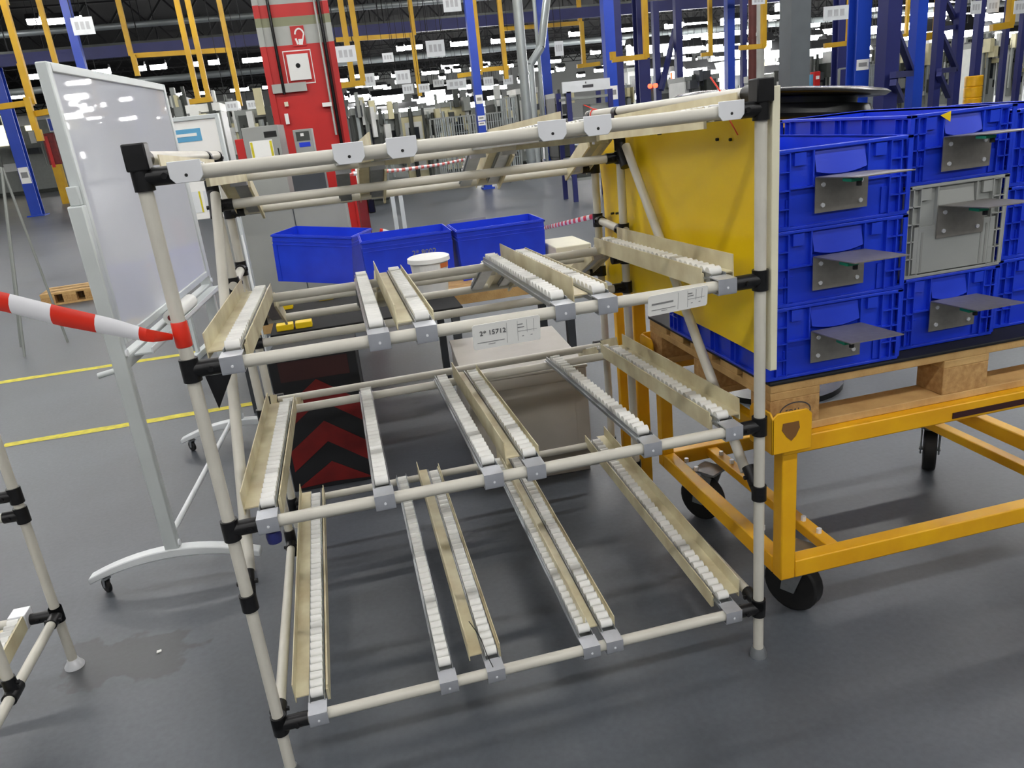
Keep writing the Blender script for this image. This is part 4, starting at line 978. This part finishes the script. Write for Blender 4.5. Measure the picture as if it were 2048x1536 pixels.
for u0, u1, v0, v1, m_ in ((-40, 18, 236, 262, 'litpane'), (-40, 16, 264, 291, 'litpane'), (42, 62, 236, 260, 'litpane'), (50, 64, 264, 286, 'paper'), (104, 114, 262, 280, 'litpane')):
    a, c = At(u0, v0, 44.8), At(u1, v1, 44.8); MB(mw.location).bb((a.x, mw.location.y-.06, c.z), (c.x, mw.location.y-.01, a.z)).build('pane', M[m_], mw)
o = empty('information_board', (At(103, 250, 30).x, At(103, 250, 30).y, 0), 0, 'small blue information board left of the whiteboard', 'board')
a, c = At(92, 236, 30), At(113, 262, 30); MB(o.location).bb((a.x, a.y-.02, c.z), (c.x, a.y+.02, a.z)).build('panel', M['white'], o); MB(o.location).bb((a.x+.04, a.y-.035, c.z+.04), (c.x-.02, a.y-.021, a.z-.04)).build('blue_sheet', M['colblue'], o)
MB(o.location).tube((a.x+.2, a.y+.03, 0), (a.x+.2, a.y+.03, c.z), .03, 8).build('post', M['machgrey'], o)
o = empty('fire_hose_cabinet', (At(88, 300, 30).x, At(88, 300, 30).y, 0), 0, 'dark red hose stand with yellow foot beside the blue column at far left', 'stand')
a = At(82, 268, 30); c = At(103, 330, 30); MB(o.location).bb((a.x, a.y, c.z), (a.x+.42, a.y+.3, a.z)).build('body', M['darkred'], o, .02); MB(o.location).bb((a.x+.08, a.y-.02, c.z-.1), (a.x+.2, a.y, a.z-.1)).build('stripe', M['red'], o); MB(o.location).bb((a.x+.05, a.y, 0), (a.x+.35, a.y+.3, c.z)).build('foot', M['hangeryellow'], o)
bg = [(150, 330, 225, 34, 'machgrey', 'grey machine hidden behind the whiteboard'), (336, 372, 196, 20, 'machdark', 'dark narrow cabinet between whiteboard and notice board'), (372, 436, 208, 17, 'machgrey', 'grey machine above the notice board'), (430, 470, 202, 20, 'machdark', 'dark cabinet right of the grey machine above the notice board'),
      (470, 545, 218, 14, 'machdark', 'dark machine left of the red column'), (700, 752, 214, 16, 'machdark', 'dark olive machine immediately right of the red column'), (752, 800, 226, 19, 'machgrey', 'grey machine with windows right of the dark olive one'), (800, 845, 222, 21, 'machcream', 'cream machine frame between two grey machines'),
      (845, 880, 218, 22, 'machgrey', 'grey narrow machine left of the cream robot cell'), (880, 938, 202, 24, 'machcream', 'cream robot cell left of the slim blue column'), (985, 1030, 196, 22, 'machdark', 'dark machine right of the slim blue column'), (1030, 1075, 176, 24, 'machgrey', 'grey tall machine beside the vertical duct'),
      (1108, 1140, 185, 24, 'machdark', 'dark machine left of the shelf rack'), (1240, 1262, 170, 24, 'machwhite', 'white narrow machine behind the bright blue column'), (1300, 1360, 160, 30, 'machgrey', 'grey machine behind the red signal lamp'), (1366, 1440, 150, 24, 'machwhite', 'white machine with dark windows left of the brown pipe'),
      (1440, 1560, 118, 34, 'machwhite', 'white machine enclosure behind the brown pipe'), (1545, 1568, 145, 16, 'machgrey', 'light grey cabinet left of the slate grey column'), (1608, 1668, 118, 24, 'machwhite', 'white machine right of the slate grey column'), (1730, 1768, 112, 22, 'machgrey', 'grey caged machine between blue column and first braced pair'),
      (1790, 1826, 108, 24, 'machwhite', 'white machine seen between the first braced pair'), (1842, 1872, 102, 24, 'machwhite', 'white machine seen between the two braced pairs'), (1880, 1908, 108, 27, 'machwhite', 'white machine seen between the second braced pair'), (1926, 1950, 96, 27, 'machgrey', 'grey machine left of the column protector'),
      (1962, 2002, 82, 24, 'machwhite', 'white machine with pale hood right of the column protector'), (2012, 2060, 88, 27.5, 'machwhite', 'white machine with dark slot at the right picture edge'),
      (1250, 1420, 128, 62, 'machwhite', 'wide white machine box added for the glare far behind the signal lamp'), (1420, 1640, 96, 66, 'machwhite', 'wide white machine box added for the glare far behind the brown pipe'), (1640, 1850, 72, 59, 'machwhite', 'wide white machine box added for the glare far behind the braced pairs'), (1850, 2080, 50, 66, 'machwhite', 'wide white machine box added for the glare far right'),  # white boxes added to fill the white glare between the right columns
      (700, 1000, 216, 66, 'machdark', 'far machine line below the dense lamps')]
for u0, u1, vt, t, m_, lab in bg: machine(u0, u1, vt, t, lab, m_, 1.2 if t < 40 else 3, True, .1, 'lampred' if 'signal lamp' in lab and t == 30 else None)
# red double signal lamp
p = At(1304, 172, 12)
sl = empty('signal_lamp', (p.x, p.y, 0), 0, 'glowing red signal lamp on a thin stand', 'lamp')
MB().tube((0, 0, 0), (0, 0, p.z), .02, 8).build('stand', M['machdark'], sl)
for s in (-.045, .045): MB().lathe((s, -.03, p.z), [(0, -.035), (.028, -.028), (.038, 0), (.028, .028), (0, .035)], 14).build('lens', M['lampred'], sl)
# shelf rack with white header board
p = At(1178, 220, 13)
sr = empty('shelf_rack', (p.x, p.y, 0), 0, 'blue and grey shelf rack with long white header board', 'shelf')
xl, xr = At(1124, 220, 13).x-p.x, At(1226, 220, 13).x-p.x
zh0, zh1 = At(1178, 182, 13).z, At(1178, 160, 13).z
MB().bb((xl, -.02, zh0), (xr, .02, zh1)).build('header_board', M['white'], sr)
MB().bb((xl+.35, -.03, zh0+.06), (xr-.3, -.021, zh0+.1)).build('print', M['ink'], sr); MB().bb((xl+.4, -.03, zh0+.12), (xr-.42, -.021, zh0+.15)).build('print', M['ink'], sr)
for x in (xl+.1, xr):
    for y in (0, .6): MB().bb((x-.04, y-.02, 0), (x+.04, y+.02, zh0 if x > 0 else zh0+.02)).build('post', M['colnavy'], sr)
for k in range(5): z = .35+k*.33; MB().bb((xl+.1, 0, z), (xr, .6, z+.04)).build('shelf', M['machgrey'], sr)
for k in range(4): z = .39+k*.33; MB().bb((xl+.2+.1*k, .1, z), (xl+.55+.1*k, .5, z+.2)).build('bin', M['machgrey' if k % 2 else 'machdark'], sr)
# tubular cages
def cage(u0, u1, vt, t, label, n=7):
    p = At((u0+u1)/2, vt, t); wd = wx(u1-u0, t); h = p.z; o = empty('wire_cage', (p.x, p.y, 0), 0, label, 'cage')
    for x in (-wd/2, wd/2):
        for y in (0, .8): MB().bar((x, y, 0), (x, y, h), .035, .035).build('post', M['machgrey'], o)
    for z in (.15, h*.5, h):
        for y in (0, .8): MB().bar((-wd/2, y, z), (wd/2, y, z), .03, .03).build('rail', M['machgrey'], o)
    for k in range(1, n):
        x = -wd/2+wd*k/n
        MB().bar((x, 0, .15), (x, 0, h), .018, .018).build('wire', M['duct'], o)
    for k in range(1, 8): MB().bar((-wd/2, 0, .15+(h-.15)*k/8), (wd/2, 0, .15+(h-.15)*k/8), .012, .012).build('wire', M['duct'], o)
    return o
cage(868, 905, 236, 18, 'grey wire cage trolley left of the slim blue column', 9); cage(905, 950, 232, 18.6, 'grey wire cage trolley touching the slim blue column', 9); cage(966, 1008, 226, 18.3, 'grey wire cage trolley right of the slim blue column', 9); cage(1005, 1032, 195, 18, 'tall wire cage left of the vertical duct', 6)
cage(1732, 1752, 130, 14, 'tall wire cage right of the blue column with notice', 5)
# small fire cabinet and stand at right
o = empty('red_cabinet', (At(1634, 165, 17).x, At(1634, 165, 17).y, 0), 0, 'small red cabinet right of the slate grey column', 'cabinet')
z1 = At(1634, 143, 17).z; MB().bb((-.08, 0, .2), (.08, .15, z1)).build('body', M['red'], o, .01); MB().bb((-.03, -.01, z1-.16), (.05, 0, z1-.09)).build('label_plate', M['paper'], o); MB().bb((-.07, .02, 0), (.07, .13, .2)).build('plinth', M['hangeryellow'], o); MB().bb((-.14, .02, 0), (-.085, .13, z1-.05)).build('blue_bottle', M['bluesign'], o)
# far barrier tape and low table legs on the far floor
tape('far red and white barrier tape between the hall and the red column', [At(697, 348, 8.0), At(800, 340, 11.0), At(880, 329, 13.6), At(955, 314, 16.85)], [.045, .05, .05, .06], .2)
for u, v, t, lab in ((1050, 318, 18, 'small dark side table on the far floor, left one'), (1130, 305, 18, 'small dark side table on the far floor, right one')):
    f = Az(u, v, 0); d_ = (f-CAM).dot(Wd)
    o = empty('side_table', f, 0, lab, 'table'); wd = wx(42, d_); h = wx(26, d_)
    MB().bb((-wd/2, 0, h-.06), (wd/2, wd*.6, h)).build('top', M['machwhite'], o)
    for x in (-wd*.45, wd*.45):
        for y in (.05, wd*.55): MB().bar((x, y, 0), (x, y, h-.06), .06, .06).build('leg', M['colnavy'], o)
ps_ = Az(318, 1304, 0); sc_ = empty('paper_scrap', ps_, .4, 'tiny white scrap lying on the floor below the whiteboard foot', 'paper')
MB().prism([(-.008, -.005), (.007, -.006), (.009, .004), (-.004, .007)], (0, 0, .001), (1, 0, 0), (0, 1, 0), (0, 0, .003)).build('scrap', M['paper'], sc_)
# thin white easel and low wooden pallet at left edge
o = empty('tripod_stand', (At(12, 480, 6.5).x, At(12, 480, 6.5).y, 0), 0, 'thin grey tripod stand at the left picture edge', 'stand')
p = At(2, 330, 6.5); base = o.location
for q in ((-.05, -.25), (.22, .1), (-.25, .2)): MB(base).tube((base.x+q[0]*.9, base.y+q[1], .01), (p.x, p.y, p.z), .011, 8).build('leg', M['machgrey'], o)
MB(base).tube((p.x, p.y, p.z-.02), (p.x, p.y, p.z+.25), .016, 8).build('head', M['machdark'], o)
o = empty('wooden_pallet', (Az(150, 600, 0).x, Az(150, 600, 0).y, .02), .1, 'flat wooden pallet on the floor behind the whiteboard leg', 'pallet')
pallet(o, -.3, -.2, -.0195, .6, .5)
